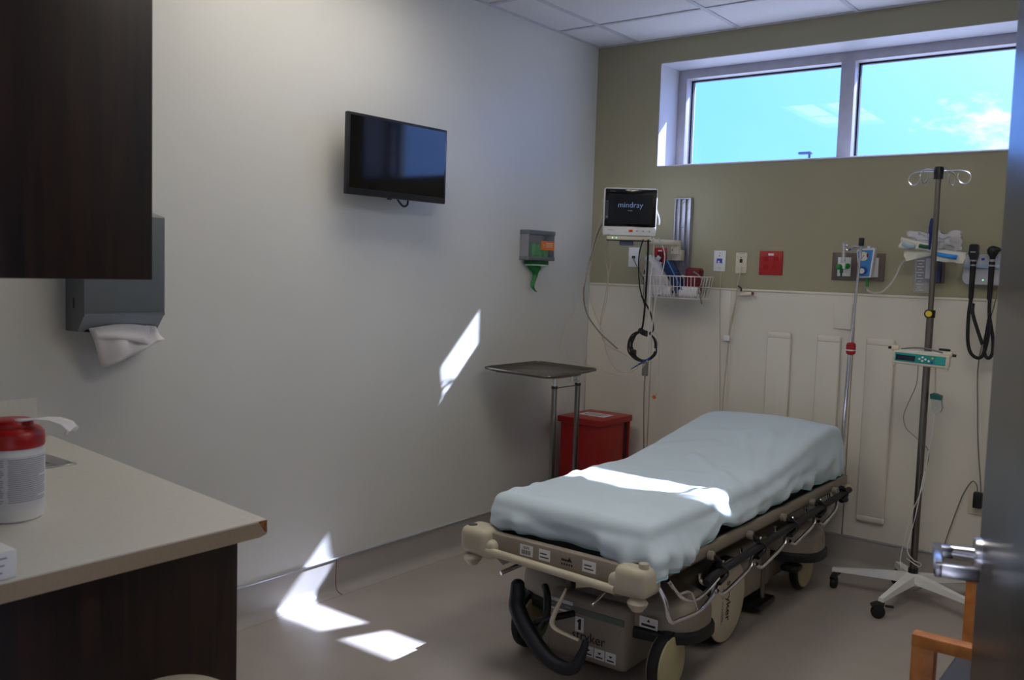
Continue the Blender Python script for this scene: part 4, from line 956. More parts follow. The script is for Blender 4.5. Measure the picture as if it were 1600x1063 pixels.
t = thing('patient_monitor', 'white patient monitor with a dark screen on a swing arm', 'monitor', (0.495, -0.40, 1.64))
ym = 0.62
MM = Matrix.Translation((0.545, -0.490, 1.750)) @ Matrix.Rotation(ym, 4, 'Z') @ Matrix.Rotation(math.radians(4), 4, 'X')
def mb(m_, name, mt, par, ang=40):      # build in monitor space
    m_.v = [tuple(MM @ V(v)) for v in m_.v]; return m_.build(name, mt, par, ang)
body = mb(MB().box(-0.138, 0.138, 0.004, 0.045, -0.122, 0.126, 0.014, 4), 'body', WHITEP, t)
mb(MB().box(-0.130, 0.115, 0.04, 0.160, -0.12, 0.105, 0.02, 3), 'back_housing', WHITEP, t)  # extra depth added to block more of the sun beam towards the left wall
mb(MB().box(-0.132, 0.132, -0.0015, 0.006, -0.072, 0.120, 0.003), 'screen_glass', SCREEN, t)
scr = mb(MB().box(-0.114, 0.112, -0.0022, -0.0014, -0.058, 0.094), 'screen', SCRGLOW, t)
mr, mu_ = (MM.to_3x3() @ V(X)), (MM.to_3x3() @ V(Z)); mn = MM.to_3x3() @ V((0, -1, 0))
pt_ = lambda x, z, y=-0.003: MM @ V((x, y, z))
text('mindray', 0.040, pt_(-0.002, 0.038), mr, mu_, SCRTXT, scr, 'lettering', thin=-0.0005)
mb(MB().box(-0.014, 0.010, -0.0028, -0.0022, 0.0085, 0.0115), 'status_line', GREYINK, scr)
text('mindray', 0.0085, pt_(-0.095, 0.108), mr, mu_, GREYINK, scr, 'lettering')
mb(MB().box(-0.134, 0.134, -0.003, 0.006, -0.118, -0.074, 0.003), 'button_strip', WHITEP, t)
text('mindray', 0.010, pt_(-0.098, -0.090, -0.0035), mr, mu_, GREYINK, t, 'lettering')
for k, x in enumerate((0.006, 0.038, 0.070, 0.102)):
    q = mb(MB().box(x - 0.011, x + 0.011, -0.006, -0.002, -0.100, -0.086, 0.002), 'button', ORANGE if k == 0 else WHITEP, t)
    mb(MB().prism([(x - 0.004, -0.096), (x + 0.004, -0.096), (x, -0.089)], 'y', -0.0066, -0.0058), 'symbol', DKGREY, q)
mb(MB().box(-0.115, 0.115, 0.004, 0.07, -0.142, -0.120, 0.004), 'module_base', IVORY, t)
for x in (-0.086, -0.066): mb(MB().lathe([(0.0035, 0), (0.0035, 0.001)], (x, 0.004, -0.131), (0, -1, 0), 10), 'indicator_light', LEDG, t)
mb(MB().box(-0.115, 0.115, 0.002, 0.06, -0.147, -0.141, 0.002), 'base_lip', BLACKP, t)
mb(MB().box(-0.045, 0.025, 0.02, 0.06, -0.172, -0.147, 0.004), 'mount_plate', mat('mount_bluegrey', S(92, 100, 122), 0.4), t)
mb(MB().tube([(0.136, 0.03, 0.02), (0.146, 0.04, 0.0), (0.156, 0.04, -0.03), (0.158, 0.04, -0.06)], 0.0035, 8), 'side_cable', WHITEP, t)
arm = MB(); e0 = MM @ V((-0.01, 0.04, -0.16))
arm.tube([(e0.x, e0.y, e0.z + 0.006), (0.54, -0.30, 1.607), (0.61, -0.12, 1.607), (0.605, -0.07, 1.607)], 0.016, 12, 4, flat=(0.85, 1.1))
sa = arm.build('swing_arm', IVORY, t)
MB().cyl((0.600, -0.075, 1.55), (0.600, -0.075, 1.625), 0.026, n=24).build('pivot', IVORY, sa)
MB().box(0.575, 0.632, -0.075, -0.030, 1.515, 1.575, 0.005).build('carriage', IVORY, sa)
b = MB(); b.cyl((0.592, -0.098, 1.572), (0.592, -0.1025, 1.572), 0.004, n=10); b.build('screw', DKGREY, sa)
CB = {
 'a': [(0.440, -0.55, 1.752), (0.345, -0.47, 1.70), (0.261, -0.436, 1.455), (0.22, -0.444, 1.279), (0.128, -0.452, 1.098), (0.124, -0.46, 1.009), (0.209, -0.468, 0.950), (0.38, -0.476, 0.925), (0.493, -0.484, 0.902), (0.57, -0.41, 0.912), (0.566, -0.30, 0.955)],
 'b': [(0.440, -0.55, 1.73), (0.31, -0.44, 1.62), (0.229, -0.413, 1.367), (0.246, -0.41, 1.22), (0.327, -0.407, 1.12), (0.388, -0.403, 1.072), (0.448, -0.4, 1.031)],
 'c': [(0.440, -0.55, 1.69), (0.305, -0.44, 1.575), (0.251, -0.402, 1.385), (0.276, -0.394, 1.246), (0.343, -0.385, 1.11), (0.367, -0.376, 0.999), (0.426, -0.367, 0.916), (0.505, -0.359, 0.906), (0.555, -0.30, 0.95)],
 'd': [(0.450, -0.55, 1.655), (0.39, -0.44, 1.56), (0.386, -0.404, 1.486), (0.372, -0.397, 1.424), (0.349, -0.389, 1.291), (0.322, -0.381, 1.161), (0.346, -0.373, 1.057), (0.433, -0.35, 1.011), (0.505, -0.30, 0.965), (0.510, -0.28, 0.93)],
 'e': [(0.455, -0.55, 1.635), (0.366, -0.43, 1.526), (0.361, -0.385, 1.424), (0.348, -0.367, 1.291), (0.31, -0.36, 1.14), (0.33, -0.355, 1.07)]}
for k, r_, m_ in (('a', 0.0022, CABLE), ('b', 0.0042, GCABLE), ('c', 0.0024, CABLE), ('d', 0.0022, CABLE), ('e', 0.002, CABLE)):
    MB().tube(CB[k], r_, 8).build('cable', m_, t)
MB().tube([(0.610, -0.46, 1.612), (0.534, -0.36, 1.548), (0.511, -0.32, 1.463), (0.501, -0.28, 1.36), (0.515, -0.25, 1.274), (0.520, -0.25, 1.24)], 0.0036, 8).build('cable', BCABLE, t)
MB().tube([(0.640, -0.46, 1.612), (0.592, -0.37, 1.498), (0.573, -0.34, 1.38), (0.554, -0.31, 1.276), (0.53, -0.28, 1.171), (0.504, -0.25, 1.123)], 0.0052, 8).build('cable', BCABLE, t)
MB().tube([(0.54, -0.33, 1.32), (0.562, -0.26, 1.224), (0.578, -0.25, 1.138), (0.556, -0.25, 1.118)], 0.0045, 8).build('cable', BCABLE, t)
random.seed(7)
for k in range(4):
    aa = 0.080 + 0.006 * k - 0.008; cz = 0.078 + 0.004 * (k % 2)
    MB().tube([(0.524 + aa * math.cos(a) + random.uniform(-0.003, 0.003), -0.25 - 0.006 * k + random.uniform(-0.004, 0.004), 1.044 + cz * math.sin(a)) for a in [i / 14 * 2 * math.pi for i in range(14)]], 0.0046, 8, 3, closed=True).build('cable_coil', BCABLE, t)
MB().tube([(0.497, -0.25, 1.128), (0.525, -0.262, 1.118), (0.55, -0.262, 1.112)], 0.016, 10, 3).build('cable_tie', BCABLE, t)
MB().cbox((0.466, -0.262, 1.005), (0.028, 0.036, 0.034), None, 0.008).build('cable_tie', BCABLE, t)
MB().tube([(0.665, -0.45, 1.62), (0.624, -0.37, 1.532), (0.595, -0.34, 1.397), (0.581, -0.31, 1.192), (0.567, -0.285, 0.983), (0.551, -0.265, 0.93)], 0.003, 8).build('cable', WHITEP, t)
MB().tube([(0.68, -0.42, 1.62), (0.681, -0.35, 1.533), (0.649, -0.33, 1.399), (0.609, -0.31, 1.262), (0.587, -0.285, 1.123), (0.556, -0.27, 0.98)], 0.003, 8).build('cable', WIRE, t)
MB().box(0.536, 0.566, -0.285, -0.262, 0.885, 0.965, 0.004).build('junction', GCABLE, t)
MB().tube([(0.551, -0.272, 0.886), (0.543, -0.26, 0.803), (0.542, -0.25, 0.662), (0.551, -0.25, 0.486), (0.565, -0.25, 0.20), (0.58, -0.26, 0.03)], 0.0032, 8).build('cable', GCABLE, t)
MB().tube([(0.555, -0.272, 0.886), (0.56, -0.26, 0.70), (0.572, -0.25, 0.486), (0.58, -0.25, 0.20), (0.60, -0.26, 0.03)], 0.0012, 6).build('cable', CABLE, t)
MB().tube([(0.559, -0.25, 1.13), (0.595, -0.25, 1.115), (0.618, -0.25, 1.037), (0.622, -0.25, 0.881), (0.618, -0.25, 0.804), (0.603, -0.25, 0.776)], 0.0016, 6).build('cable', CABLE, t)
MB().cbox((0.600, -0.25, 0.772), (0.02, 0.012, 0.018), Matrix.Rotation(0.6, 4, 'Y'), 0.004).build('orange_tip', ORANGE, t)
MB().cbox((0.604, -0.262, 1.03), (0.032, 0.01, 0.015), None, 0.003).build('white_clip', WHITEP, t)
MB().tube([(0.462, -0.275, 0.912), (0.52, -0.278, 0.948), (0.577, -0.278, 0.983)], [0.003, 0.009, 0.011], 8, 3, flat=(1, 0.5)).build('blue_clip', BLUEP, t)

# --- wire basket and what it holds
t = thing('wire_basket', 'white wire basket hanging on the aluminium track', 'basket', (0.65, -0.14, 1.30))
bx0, bx1, by0, by1 = 0.480, 0.830, -0.235, -0.045
def rring(x0, x1, y0, y1, z, r=0.03):
    out = []
    for cx_, cy_, a0 in ((x1 - r, y1 - r, 0), (x0 + r, y1 - r, 90), (x0 + r, y0 + r, 180), (x1 - r, y0 + r, 270)):
        for k in range(4): a = math.radians(a0 + 30 * k); out.append((cx_ + r * math.cos(a), cy_ + r * math.sin(a), z))
    return out
for z, ins in ((1.430, 0.0), (1.375, 0.010), (1.312, 0.022)):
    MB().tube(rring(bx0 + ins, bx1 - ins, by0 + ins, by1 - ins / 3, z), 0.003 if z > 1.4 else 0.0022, 6, 0, closed=True).build('ring_wire', WIRE, t)
for k in range(15):
    x = bx0 + 0.03 + (bx1 - bx0 - 0.06) * k / 14
    MB().tube([(x, by0, 1.43), (x * 0.94 + 0.039, by0 + 0.021, 1.312), (x * 0.94 + 0.039, by1 - 0.012, 1.312), (x, by1, 1.43)], 0.0018, 6, 0).build('upright_wire', WIRE, t)
for k in range(5):
    y = by0 + 0.03 + (by1 - by0 - 0.06) * k / 4
    MB().tube([(bx0, y, 1.43), (bx0 + 0.022, y, 1.312), (bx1 - 0.022, y, 1.312), (bx1, y, 1.43)], 0.0018, 6, 0).build('upright_wire', WIRE, t)
MB().box(0.575, 0.635, -0.045, -0.030, 1.34, 1.44, 0.003).build('hanger', IVORY, t)
o = MB().cbox((0.640, -0.150, 1.425), (0.045, 0.085, 0.19), Matrix.Rotation(-0.55, 4, 'Y'), 0.008, 3).build('pressure_cuff', NAVY); tag(o, 'folded navy blue pressure cuff leaning in the wire basket', 'pressure cuff')
MB().cbox((0.660, -0.194, 1.437), (0.006, 0.003, 0.19), Matrix.Rotation(-0.55, 4, 'Y'), 0.001).build('edge_binding', SKYBLUE, o)
o = MB().cbox((0.735, -0.11, 1.40), (0.085, 0.06, 0.155), Matrix.Rotation(0.05, 4, 'Y'), 0.014, 3).build('red_pouch', MAROON); tag(o, 'dark red cuff pouch standing in the wire basket', 'pouch')
MB().tube([(0.745, -0.14, 1.455), (0.778, -0.15, 1.440), (0.815, -0.165, 1.405), (0.834, -0.25, 1.365), (0.846, -0.252, 1.33), (0.855, -0.252, 1.29)], 0.0042, 8).build('air_hose', GCABLE, o)
vs_ = []; fs_ = []; NI, NJ = 12, 14      # crumpled clear bag
for i in range(NI):
    for j in range(NJ):
        u, v = i / (NI - 1), 2 * math.pi * j / NJ
        wv = 0.018 + 0.062 * max(0.0, math.sin(min(1, u * 0.95 + 0.12) * math.pi)) ** 0.8
        c, d = math.cos(v), math.sin(v)
        p = V((0.560 - 0.075 * u ** 1.5 + wv * c, -0.150 + 0.05 * d, 1.325 + 0.215 * u))
        p += V((noise.noise(p * 22), noise.noise(p * 22 + V((5, 0, 0))), noise.noise(p * 22 + V((0, 7, 0))))) * 0.018
        vs_.append(p)
for i in range(NI - 1):
    for j in range(NJ): l = (j + 1) % NJ; fs_.append((i * NJ + j, i * NJ + l, (i + 1) * NJ + l, (i + 1) * NJ + j))
fs_.append(tuple((NI - 1) * NJ + j for j in range(NJ)))
o = MB().add(vs_, fs_).build('plastic_bag', BAGFILM, None, 30); tag(o, 'crumpled clear plastic bag in the wire basket', 'plastic bag')
for x, y in ((0.585, -0.165), (0.740, -0.17)):
    o = MB().lathe([(0.012, 0), (0.026, 0.003), (0.028, 0.012), (0.028, 0.10), (0.026, 0.108), (0.012, 0.11)], (x - 0.055, y, 1.344), X, 20).build('bandage_roll', PAPERM)
    tag(o, 'white bandage roll lying in the ' + ('left' if x < 0.7 else 'right') + ' half of the wire basket', 'bandage roll', 'bandage rolls in the basket')
    MB().lathe([(0.008, 0), (0.008, 0.001)], (x + 0.055, y, 1.344), X, 12).build('core', BLACKP, o)

# --- gas outlets
def gas_panel(label, x0, x1, z0, z1, outlets):
    t = thing('gas_panel', label, 'wall plate', ((x0 + x1) / 2, 0, z0), group='brown gas outlet plates')
    MB().box(x0, x1, -0.008, 0, z0, z1, 0.002).build('plate', PLATEB, t)
    for xa, xb in outlets:
        o = MB().box(xa, xb, -0.015, -0.008, z0 + 0.02, z1 - 0.022, 0.002).build('outlet_face', WHITEP, t)
        MB().lathe([(0.004, 0), (0.004, 0.001)], ((xa + xb) / 2, -0.015, z1 - 0.036), (0, -1, 0), 10).build('screw', DKGREY, o)
    return t
gas_panel('brown gas outlet plate behind the blue suction regulator', 1.438, 1.692, 1.437, 1.573, ((1.468, 1.533), (1.60, 1.665)))
gas_panel('brown gas outlet plate behind the suction canister', 1.84, 1.964, 1.437, 1.575, ((1.88, 1.935),))
t = thing('flowmeter', 'clear oxygen flowmeter with green knobs on the brown plate', 'flowmeter', (1.507, -0.05, 1.46))
MB().cyl((1.507, -0.052, 1.520), (1.507, -0.052, 1.625), 0.0125, n=18).build('tube', CLEARP, t)
MB().cyl((1.507, -0.052, 1.530), (1.507, -0.052, 1.615), 0.005, n=12).build('inner_tube', WHITEP, t)
MB().box(1.494, 1.52, -0.062, -0.0155, 1.492, 1.522, 0.004).build('valve_body', WHITEP, t)
MB().lathe([(0.010, 0), (0.014, 0.003), (0.014, 0.016), (0.010, 0.018)], (1.497, -0.060, 1.502), (-0.4, -1, 0), 16).build('knob', GREENP, t)
MB().lathe([(0.010, 0), (0.0135, 0.003), (0.0135, 0.014), (0.010, 0.016)], (1.520, -0.045, 1.507), (1, -0.5, 0), 16).build('knob', GREENP, t)
MB().lathe([(0.008, 0), (0.009, 0.02), (0.005, 0.024), (0.004, 0.040)], (1.502, -0.056, 1.494), (0, 0, -1), 14).build('nipple', DGREEN, t)
t = thing('suction_regulator', 'blue and white suction regulator with dial gauge on the wall', 'regulator', (1.63, -0.05, 1.45))
MB().prism([(1.601, 1.452), (1.655, 1.455), (1.668, 1.588), (1.660, 1.597), (1.590, 1.590), (1.583, 1.580)], 'y', -0.098, -0.055).build('housing', WHITEP, t)
f_ = MB().prism([(1.605, 1.457), (1.649, 1.459), (1.660, 1.586), (1.594, 1.583), (1.588, 1.576)], 'y', -0.1, -0.0975).build('face', SKYBLUE, t)
MB().lathe([(0.022, 0), (0.022, 0.002)], (1.617, -0.100, 1.555), (0, -1, 0), 24).build('gauge_ring', mat('gauge_cream', S(226, 220, 170), 0.5), f_)
MB().lathe([(0.016, 0), (0.016, 0.001)], (1.617, -0.102, 1.555), (0, -1, 0), 24).build('gauge_dial', LABELW, f_)
MB().cbox((1.614, -0.1035, 1.551), (0.002, 0.001, 0.024), Matrix.Rotation(0.6, 4, 'Y')).build('needle', INK, f_)
MB().prism([(1.634, 1.548), (1.640, 1.552), (1.640, 1.566), (1.634, 1.570), (1.631, 1.560)], 'y', -0.1028, -0.1018).build('red_zone', REDP, f_)
MB().lathe([(0.020, 0), (0.020, 0.010), (0.017, 0.013)], (1.619, -0.100, 1.486), (0, -1, 0), 24).build('dial_knob', mat('dial_blue', S(30, 78, 150), 0.4), f_)
MB().lathe([(0.013, 0), (0.013, 0.002)], (1.617, -0.113, 1.484), (0, -1, 0), 20).build('dial_face', LABELW, f_)
MB().cyl((1.627, -0.06, 1.60), (1.627, -0.036, 1.585), 0.008, n=12).build('adapter', CHROME, t)
MB().cyl((1.625, -0.056, 1.52), (1.625, -0.0155, 1.52), 0.014, n=16).build('adapter', CHROME, t)
MB().cyl((1.633, -0.07, 1.452), (1.633, -0.07, 1.438), 0.009, n=14).build('port', GREENP, t)
MB().cyl((1.633, -0.07, 1.44), (1.636, -0.075, 1.408), 0.007, n=14).build('trap', GREENP, t)
MB().tube([(1.636, -0.075, 1.410), (1.644, -0.09, 1.392), (1.672, -0.104, 1.382), (1.721, -0.108, 1.392), (1.77, -0.112, 1.454), (1.795, -0.116, 1.52), (1.83, -0.10, 1.566)], 0.0055, 10).build('hose', CLEARP, t)
t = thing('suction_canister', 'clear graduated suction canister below the supply packs', 'canister', (1.90, -0.065, 1.39))
MB().lathe([(0.046, 0), (0.049, 0.003), (0.053, 0.15), (0.056, 0.155), (0.056, 0.165)], (1.893, -0.072, 1.392), Z, 32).build('cup', FILMBLUE, t)
MB().lathe([(0.058, 0), (0.058, 0.012), (0.050, 0.018), (0.02, 0.022)], (1.893, -0.072, 1.555), Z, 32).build('lid', CLEARP, t)
b = MB()
for k in range(11):
    z = 1.402 + k * 0.0135; l = 12 if k % 2 else 22
    for a0, sgn in ((-118, 1),):
        n_ = 5; aa = [math.radians(a0 + (0 if k % 2 == 0 else 8) + sgn * l * 1.6 * i / n_) for i in range(n_ + 1)]
        b.add([(1.893 + 0.0535 * math.cos(a), -0.072 + 0.0535 * math.sin(a), z + q) for a in aa for q in (0, 0.0022)], [(2 * i, 2 * i + 2, 2 * i + 3, 2 * i + 1) for i in range(n_)])
b.build('graduation_marks', LABELW, t)
MB().box(1.915, 1.955, -0.05, -0.02, 1.44, 1.54, 0.006).build('bracket', mat('bracket_blue', S(48, 58, 104), 0.5), t)
def pack(name, label, P0, P1, P2, P3, y, bulge, mt, cat='supply pack', seed=0, crumple=0.0):
    vs_ = []; fs_ = []; n_, m_ = (22, 12) if crumple else (10, 6)
    for sd in (-1, 1):
        for i in range(n_ + 1):
            for j in range(m_ + 1):
                u, v = i / n_, j / m_
                top = V(P0).lerp(V(P1), u); bot = V(P3).lerp(V(P2), u); p = top.lerp(bot, v)
                k = (math.sin(u * math.pi) * math.sin(v * math.pi)) ** 0.5 if 0 < u < 1 and 0 < v < 1 else 0
                wob = noise.noise(V((u * 4 + seed, v * 3, seed))) * 0.008
                cr_ = crumple * (noise.noise(V((u * 7 + seed, v * 5, 3.3))) + 0.6 * noise.noise(V((u * 15 + seed, v * 11, 9.3))))
                ez = crumple * 1.6 * noise.noise(V((u * 5 + seed, round(v), 1.2))) if v in (0, 1) or crumple else 0
                vs_.append((p.x + wob * 0.6 + cr_ * 0.5, y + sd * bulge * k + wob + cr_ * 0.9 * (1 if k else 0), p.y + wob * 0.5 + ez * (1 - v) + cr_ * 0.3))
    N_ = (n_ + 1) * (m_ + 1)
    for sd in (0, 1):
        for i in range(n_):
            for j in range(m_): a = sd * N_ + i * (m_ + 1) + j; fs_.append((a, a + 1, a + m_ + 2, a + m_ + 1))
    o = MB().add(vs_, fs_).build(name, mt, None, 25 if crumple else 60)
    bm2 = bmesh.new(); bm2.from_mesh(o.data); bmesh.ops.remove_doubles(bm2, verts=bm2.verts, dist=1e-5); bm2.to_mesh(o.data); bm2.free()
    tag(o, label, cat); return o
o = pack('supply_bag', 'large crumpled clear supply bag above the suction canister', (1.808, 1.678), (2.042, 1.672), (2.048, 1.585), (1.845, 1.575), -0.085, 0.040, FILM, 'supply bag', 3, 0.018)
o = pack('supply_pack', 'white paper supply pack with a green connector', (1.795, 1.648), (1.955, 1.612), (1.952, 1.578), (1.785, 1.598), -0.135, 0.012, PAPERPACK, seed=1)
MB().tube([(1.880, -0.150, 1.607), (1.905, -0.152, 1.602), (1.925, -0.150, 1.602)], 0.009, 10).build('connector', DGREEN, o)
MB().tube([(1.805, -0.148, 1.615), (1.83, -0.150, 1.603), (1.86, -0.150, 1.603)], 0.008, 10).build('mouthpiece', mat('pale_blue_plastic', S(150, 176, 196), 0.4), o)
o = pack('supply_pack', 'white paper supply pack holding a bright blue handle', (1.945, 1.595), (2.082, 1.578), (2.070, 1.530), (1.945, 1.538), -0.15, 0.010, PAPERPACK, seed=5)
MB().tube([(1.955, -0.162, 1.571), (2.00, -0.164, 1.562), (2.045, -0.162, 1.556)], [0.008, 0.010, 0.011], 10).build('blue_handle', mat('bright_blue', S(40, 140, 225), 0.35), o)
o = pack('supply_pack', 'small white paper pack under the green connector pack', (1.80, 1.588), (1.94, 1.592), (1.94, 1.568), (1.815, 1.535), -0.115, 0.008, PAPERPACK, seed=8)
o = MB().lathe([(0.003, 0), (0.005, 0.004), (0.0065, 0.07), (0.010, 0.078), (0.0105, 0.10), (0.0075, 0.135), (0.003, 0.142)], (1.929, -0.172, 1.588), (0.02, 0, 1), 14).build('suction_wand', mat('navy_plastic', S(20, 36, 110), 0.4)); tag(o, 'dark blue upright wand behind the drip stand pole', 'wand')
MB().cbox((1.938, -0.176, 1.668), (0.014, 0.012, 0.010), None, 0.003).build('clip', MATS['navy_plastic'], o)

# --- diagnostic set
t = thing('diagnostic_set', 'pale grey wall diagnostic unit with two black handles', 'diagnostic unit', (2.12, 0, 1.44))
MB().prism([(2.048, 1.470), (2.052, 1.452), (2.066, 1.438), (2.225, 1.436), (2.228, 1.578), (2.058, 1.572)], 'y', -0.045, -0.001).build('housing', mat('pale_grey_plastic', S(196, 198, 206), 0.4), t)
MB().box(2.055, 2.226, -0.062, -0.044, 1.513, 1.527, 0.004).build('cradle_bar', mat('cradle_blue', S(168, 186, 214), 0.3), t)
MB().lathe([(0.003, 0), (0.003, 0.002)], (2.135, -0.045, 1.458), (0, -1, 0), 10).build('indicator_light', LEDG, t)
MB().box(2.123, 2.136, -0.0462, -0.0448, 1.547, 1.558).build('badge', BLUESTK, t)
for k, x in enumerate((2.096, 2.172)):
    hnd = MB().lathe([(0.009, 0), (0.0105, 0.01), (0.0125, 0.12), (0.0125, 0.15)], (x + 0.002, -0.085, 1.37), Z, 18).build('handle', BLACKP, t)
    MB().lathe([(0.0118, 0), (0.0118, 0.03)], (x + 0.002, -0.085, 1.520), Z, 18).build('neck', STEEL, hnd)
    MB().lathe([(0.0128, 0), (0.0128, 0.014)], (x + 0.002, -0.085, 1.527), Z, 18).build('grip_ring', BLACKP, hnd)
    if k == 0:
        MB().prism([(x - 0.010, 1.548), (x + 0.014, 1.548), (x + 0.021, 1.572), (x + 0.019, 1.612), (x + 0.014, 1.618), (x - 0.010, 1.618), (x - 0.016, 1.612), (x - 0.018, 1.572)], 'y', -0.102, -0.066).build('head', BLACKP, hnd)
        MB().box(x - 0.010, x + 0.012, -0.1035, -0.1015, 1.580, 1.585).build('aperture', STEEL, hnd)
    else:
        MB().lathe([(0.011, 0), (0.013, 0.012), (0.022, 0.026), (0.024, 0.042), (0.018, 0.054), (0.006, 0.060)], (x + 0.003, -0.085, 1.552), Z, 20).build('head', BLACKP, hnd)
        MB().lathe([(0.016, 0), (0.012, 0.016), (0.005, 0.032), (0.003, 0.046)], (x + 0.008, -0.088, 1.595), (1, -0.25, -0.05), 16).build('speculum', BLACKP, hnd)
        MB().lathe([(0.010, 0), (0.012, 0.01)], (x - 0.005, -0.085, 1.59), (-1, 0.1, 0), 14).build('lens', BLACKP, hnd)
for pts in ([(2.099, -0.085, 1.372), (2.096, -0.095, 1.30), (2.100, -0.1, 1.19), (2.114, -0.1, 1.132), (2.142, -0.1, 1.108), (2.167, -0.105, 1.122), (2.183, -0.11, 1.20), (2.187, -0.11, 1.282)],
            [(2.112, -0.10, 1.35), (2.116, -0.115, 1.307), (2.14, -0.118, 1.237), (2.165, -0.118, 1.170)],
            [(2.176, -0.085, 1.372), (2.180, -0.09, 1.30), (2.201, -0.09, 1.197), (2.203, -0.09, 1.134), (2.188, -0.09, 1.109), (2.171, -0.09, 1.131), (2.173, -0.095, 1.195), (2.184, -0.1, 1.31)]):
    q = MB(); q.tube(pts, 0.0078, 10, 6); c_o = q.build('coiled_cord', BCABLE, t)
MB().tube([(2.196, -0.02, 1.437), (2.183, -0.02, 1.338), (2.138, -0.025, 1.101), (2.148, -0.025, 0.865), (2.162, -0.025, 0.688), (2.184, -0.025, 0.512), (2.185, -0.035, 0.47)], 0.0026, 8).build('power_cord', GCABLE, t)

# ------------------------------------------------------------------ drip stand
PX, PY = 1.982, -0.305
t = thing('drip_stand', 'steel drip stand on a white five-legged wheeled base', 'drip stand', (PX, PY, 0))
MB().cyl((PX, PY, 0.11), (PX, PY, 1.30), 0.0155, n=20).build('lower_pole', DULLSTEEL, t)
MB().cyl((PX, PY, 1.29), (PX - 0.004, PY, 1.905), 0.0115, n=18).build('upper_pole', DULLSTEEL, t)
k_ = MB().cyl((PX, PY, 1.285), (PX, PY, 1.318), 0.0205, n=20).build('lock_collar', BLACKP, t)
MB().lathe([(0.014, 0), (0.0185, 0.003), (0.0185, 0.012), (0.015, 0.014)], (PX - 0.004, PY - 0.018, 1.302), (0.3, -1, 0), 18).build('lock_knob', BLACKP, k_)
MB().lathe([(0.0135, 0), (0.0135, 0.002), (0.010, 0.003)], (PX + 0.0003, PY - 0.0325, 1.302), (0.3, -1, 0), 18).build('knob_badge', YELLOW, k_)
hub = MB().lathe([(0.020, 0), (0.021, 0.04), (0.017, 0.052)], (PX - 0.004, PY, 1.893), Z, 18).build('hook_hub', BLACKP, t)
for a, dz in ((175, 0), (250, 0.0), (5, 0), (70, 0.005)):
    d = V((math.cos(math.radians(a)), math.sin(math.radians(a)), 0)); c = V((PX - 0.004, PY, 1.925 + dz))
    P = [c + d * 0.015, c + d * 0.06 + V((0, 0, 0.002)), c + d * 0.095 + V((0, 0, 0.0)), c + d * 0.120 - V((0, 0, 0.012)), c + d * 0.127 - V((0, 0, 0.036)), c + d * 0.112 - V((0, 0, 0.056)), c + d * 0.088 - V((0, 0, 0.050)), c + d * 0.076 - V((0, 0, 0.028)), c + d * 0.080 - V((0, 0, 0.010))]
    MB().tube(P, 0.0028, 8, 4).build('hook', STEEL, hub)
bh = MB().lathe([(0.05, 0.0), (0.055, 0.01), (0.050, 0.03), (0.036, 0.044), (0.026, 0.048)], (PX, PY, 0.082), Z, 28).build('base_hub', WHITEP, t)
MB().cyl((PX, PY, 0.125), (PX, PY, 0.150), 0.0215, n=20).build('foot_ring', BLACKP, t)
for i in range(5):
    a = math.radians(-97 + 72 * i); d = V((math.cos(a), math.sin(a), 0)); s_ = V((-d.y, d.x, 0)); c = V((PX, PY, 0)); L_ = 0.345
    if (c + d * L_).y > -0.05: L_ = min(L_, 0.24)
    sec = []
    for r_, wd, zt_, zb in ((0.02, 0.030, 0.126, 0.088), (0.12, 0.024, 0.117, 0.086), (0.24, 0.017, 0.104, 0.082), (L_, 0.013, 0.094, 0.078)):
        r_ = min(r_, L_); p = c + d * r_
        sec.append([p + s_ * wd + V((0, 0, zb)), p - s_ * wd + V((0, 0, zb)), p - s_ * wd * 0.75 + V((0, 0, zt_)), p + s_ * wd * 0.75 + V((0, 0, zt_))])
    vs_ = [v for q in sec for v in q]; fs_ = [(0, 1, 2, 3), (15, 14, 13, 12)]
    for k in range(3):
        for j in range(4): l = (j + 1) % 4; fs_.append((4 * k + j, 4 * k + l, 4 * k + 4 + l, 4 * k + 4 + j))
    lg = MB().add(vs_, fs_).build('leg', WHITEP, t)
    e = c + d * (L_ - 0.015)
    MB().cyl((e.x, e.y, 0.066), (e.x, e.y, 0.084), 0.008, n=12).build('caster_stem', STEEL, lg)
    ca = math.radians(200); cd_ = V((math.cos(ca + i * 0.3), math.sin(ca + i * 0.3), 0)); ax = V((-cd_.y, cd_.x, 0)); wc = e + cd_ * 0.014
    cst = MB().lathe([(0.012, -0.011), (0.026, -0.011), (0.0295, -0.006), (0.0295, 0.006), (0.026, 0.011), (0.012, 0.011)], (wc.x, wc.y, 0.0298), ax, 22).build('caster', RUBBER, lg)
    MB().tube([(e.x - cd_.x * 0.008, e.y - cd_.y * 0.008, 0.060), (e.x + cd_.x * 0.02, e.y + cd_.y * 0.02, 0.063), (wc.x + cd_.x * 0.026, wc.y + cd_.y * 0.026, 0.05)], 0.014, 8, 2).build('fork', BLACKP, lg)
    MB().cbox((e.x - cd_.x * 0.03, e.y - cd_.y * 0.03, 0.058), (0.035, 0.02, 0.008), Matrix.Rotation(ca + i * 0.3, 4, 'Z'), 0.003).build('brake_tab', BLACKP, lg)

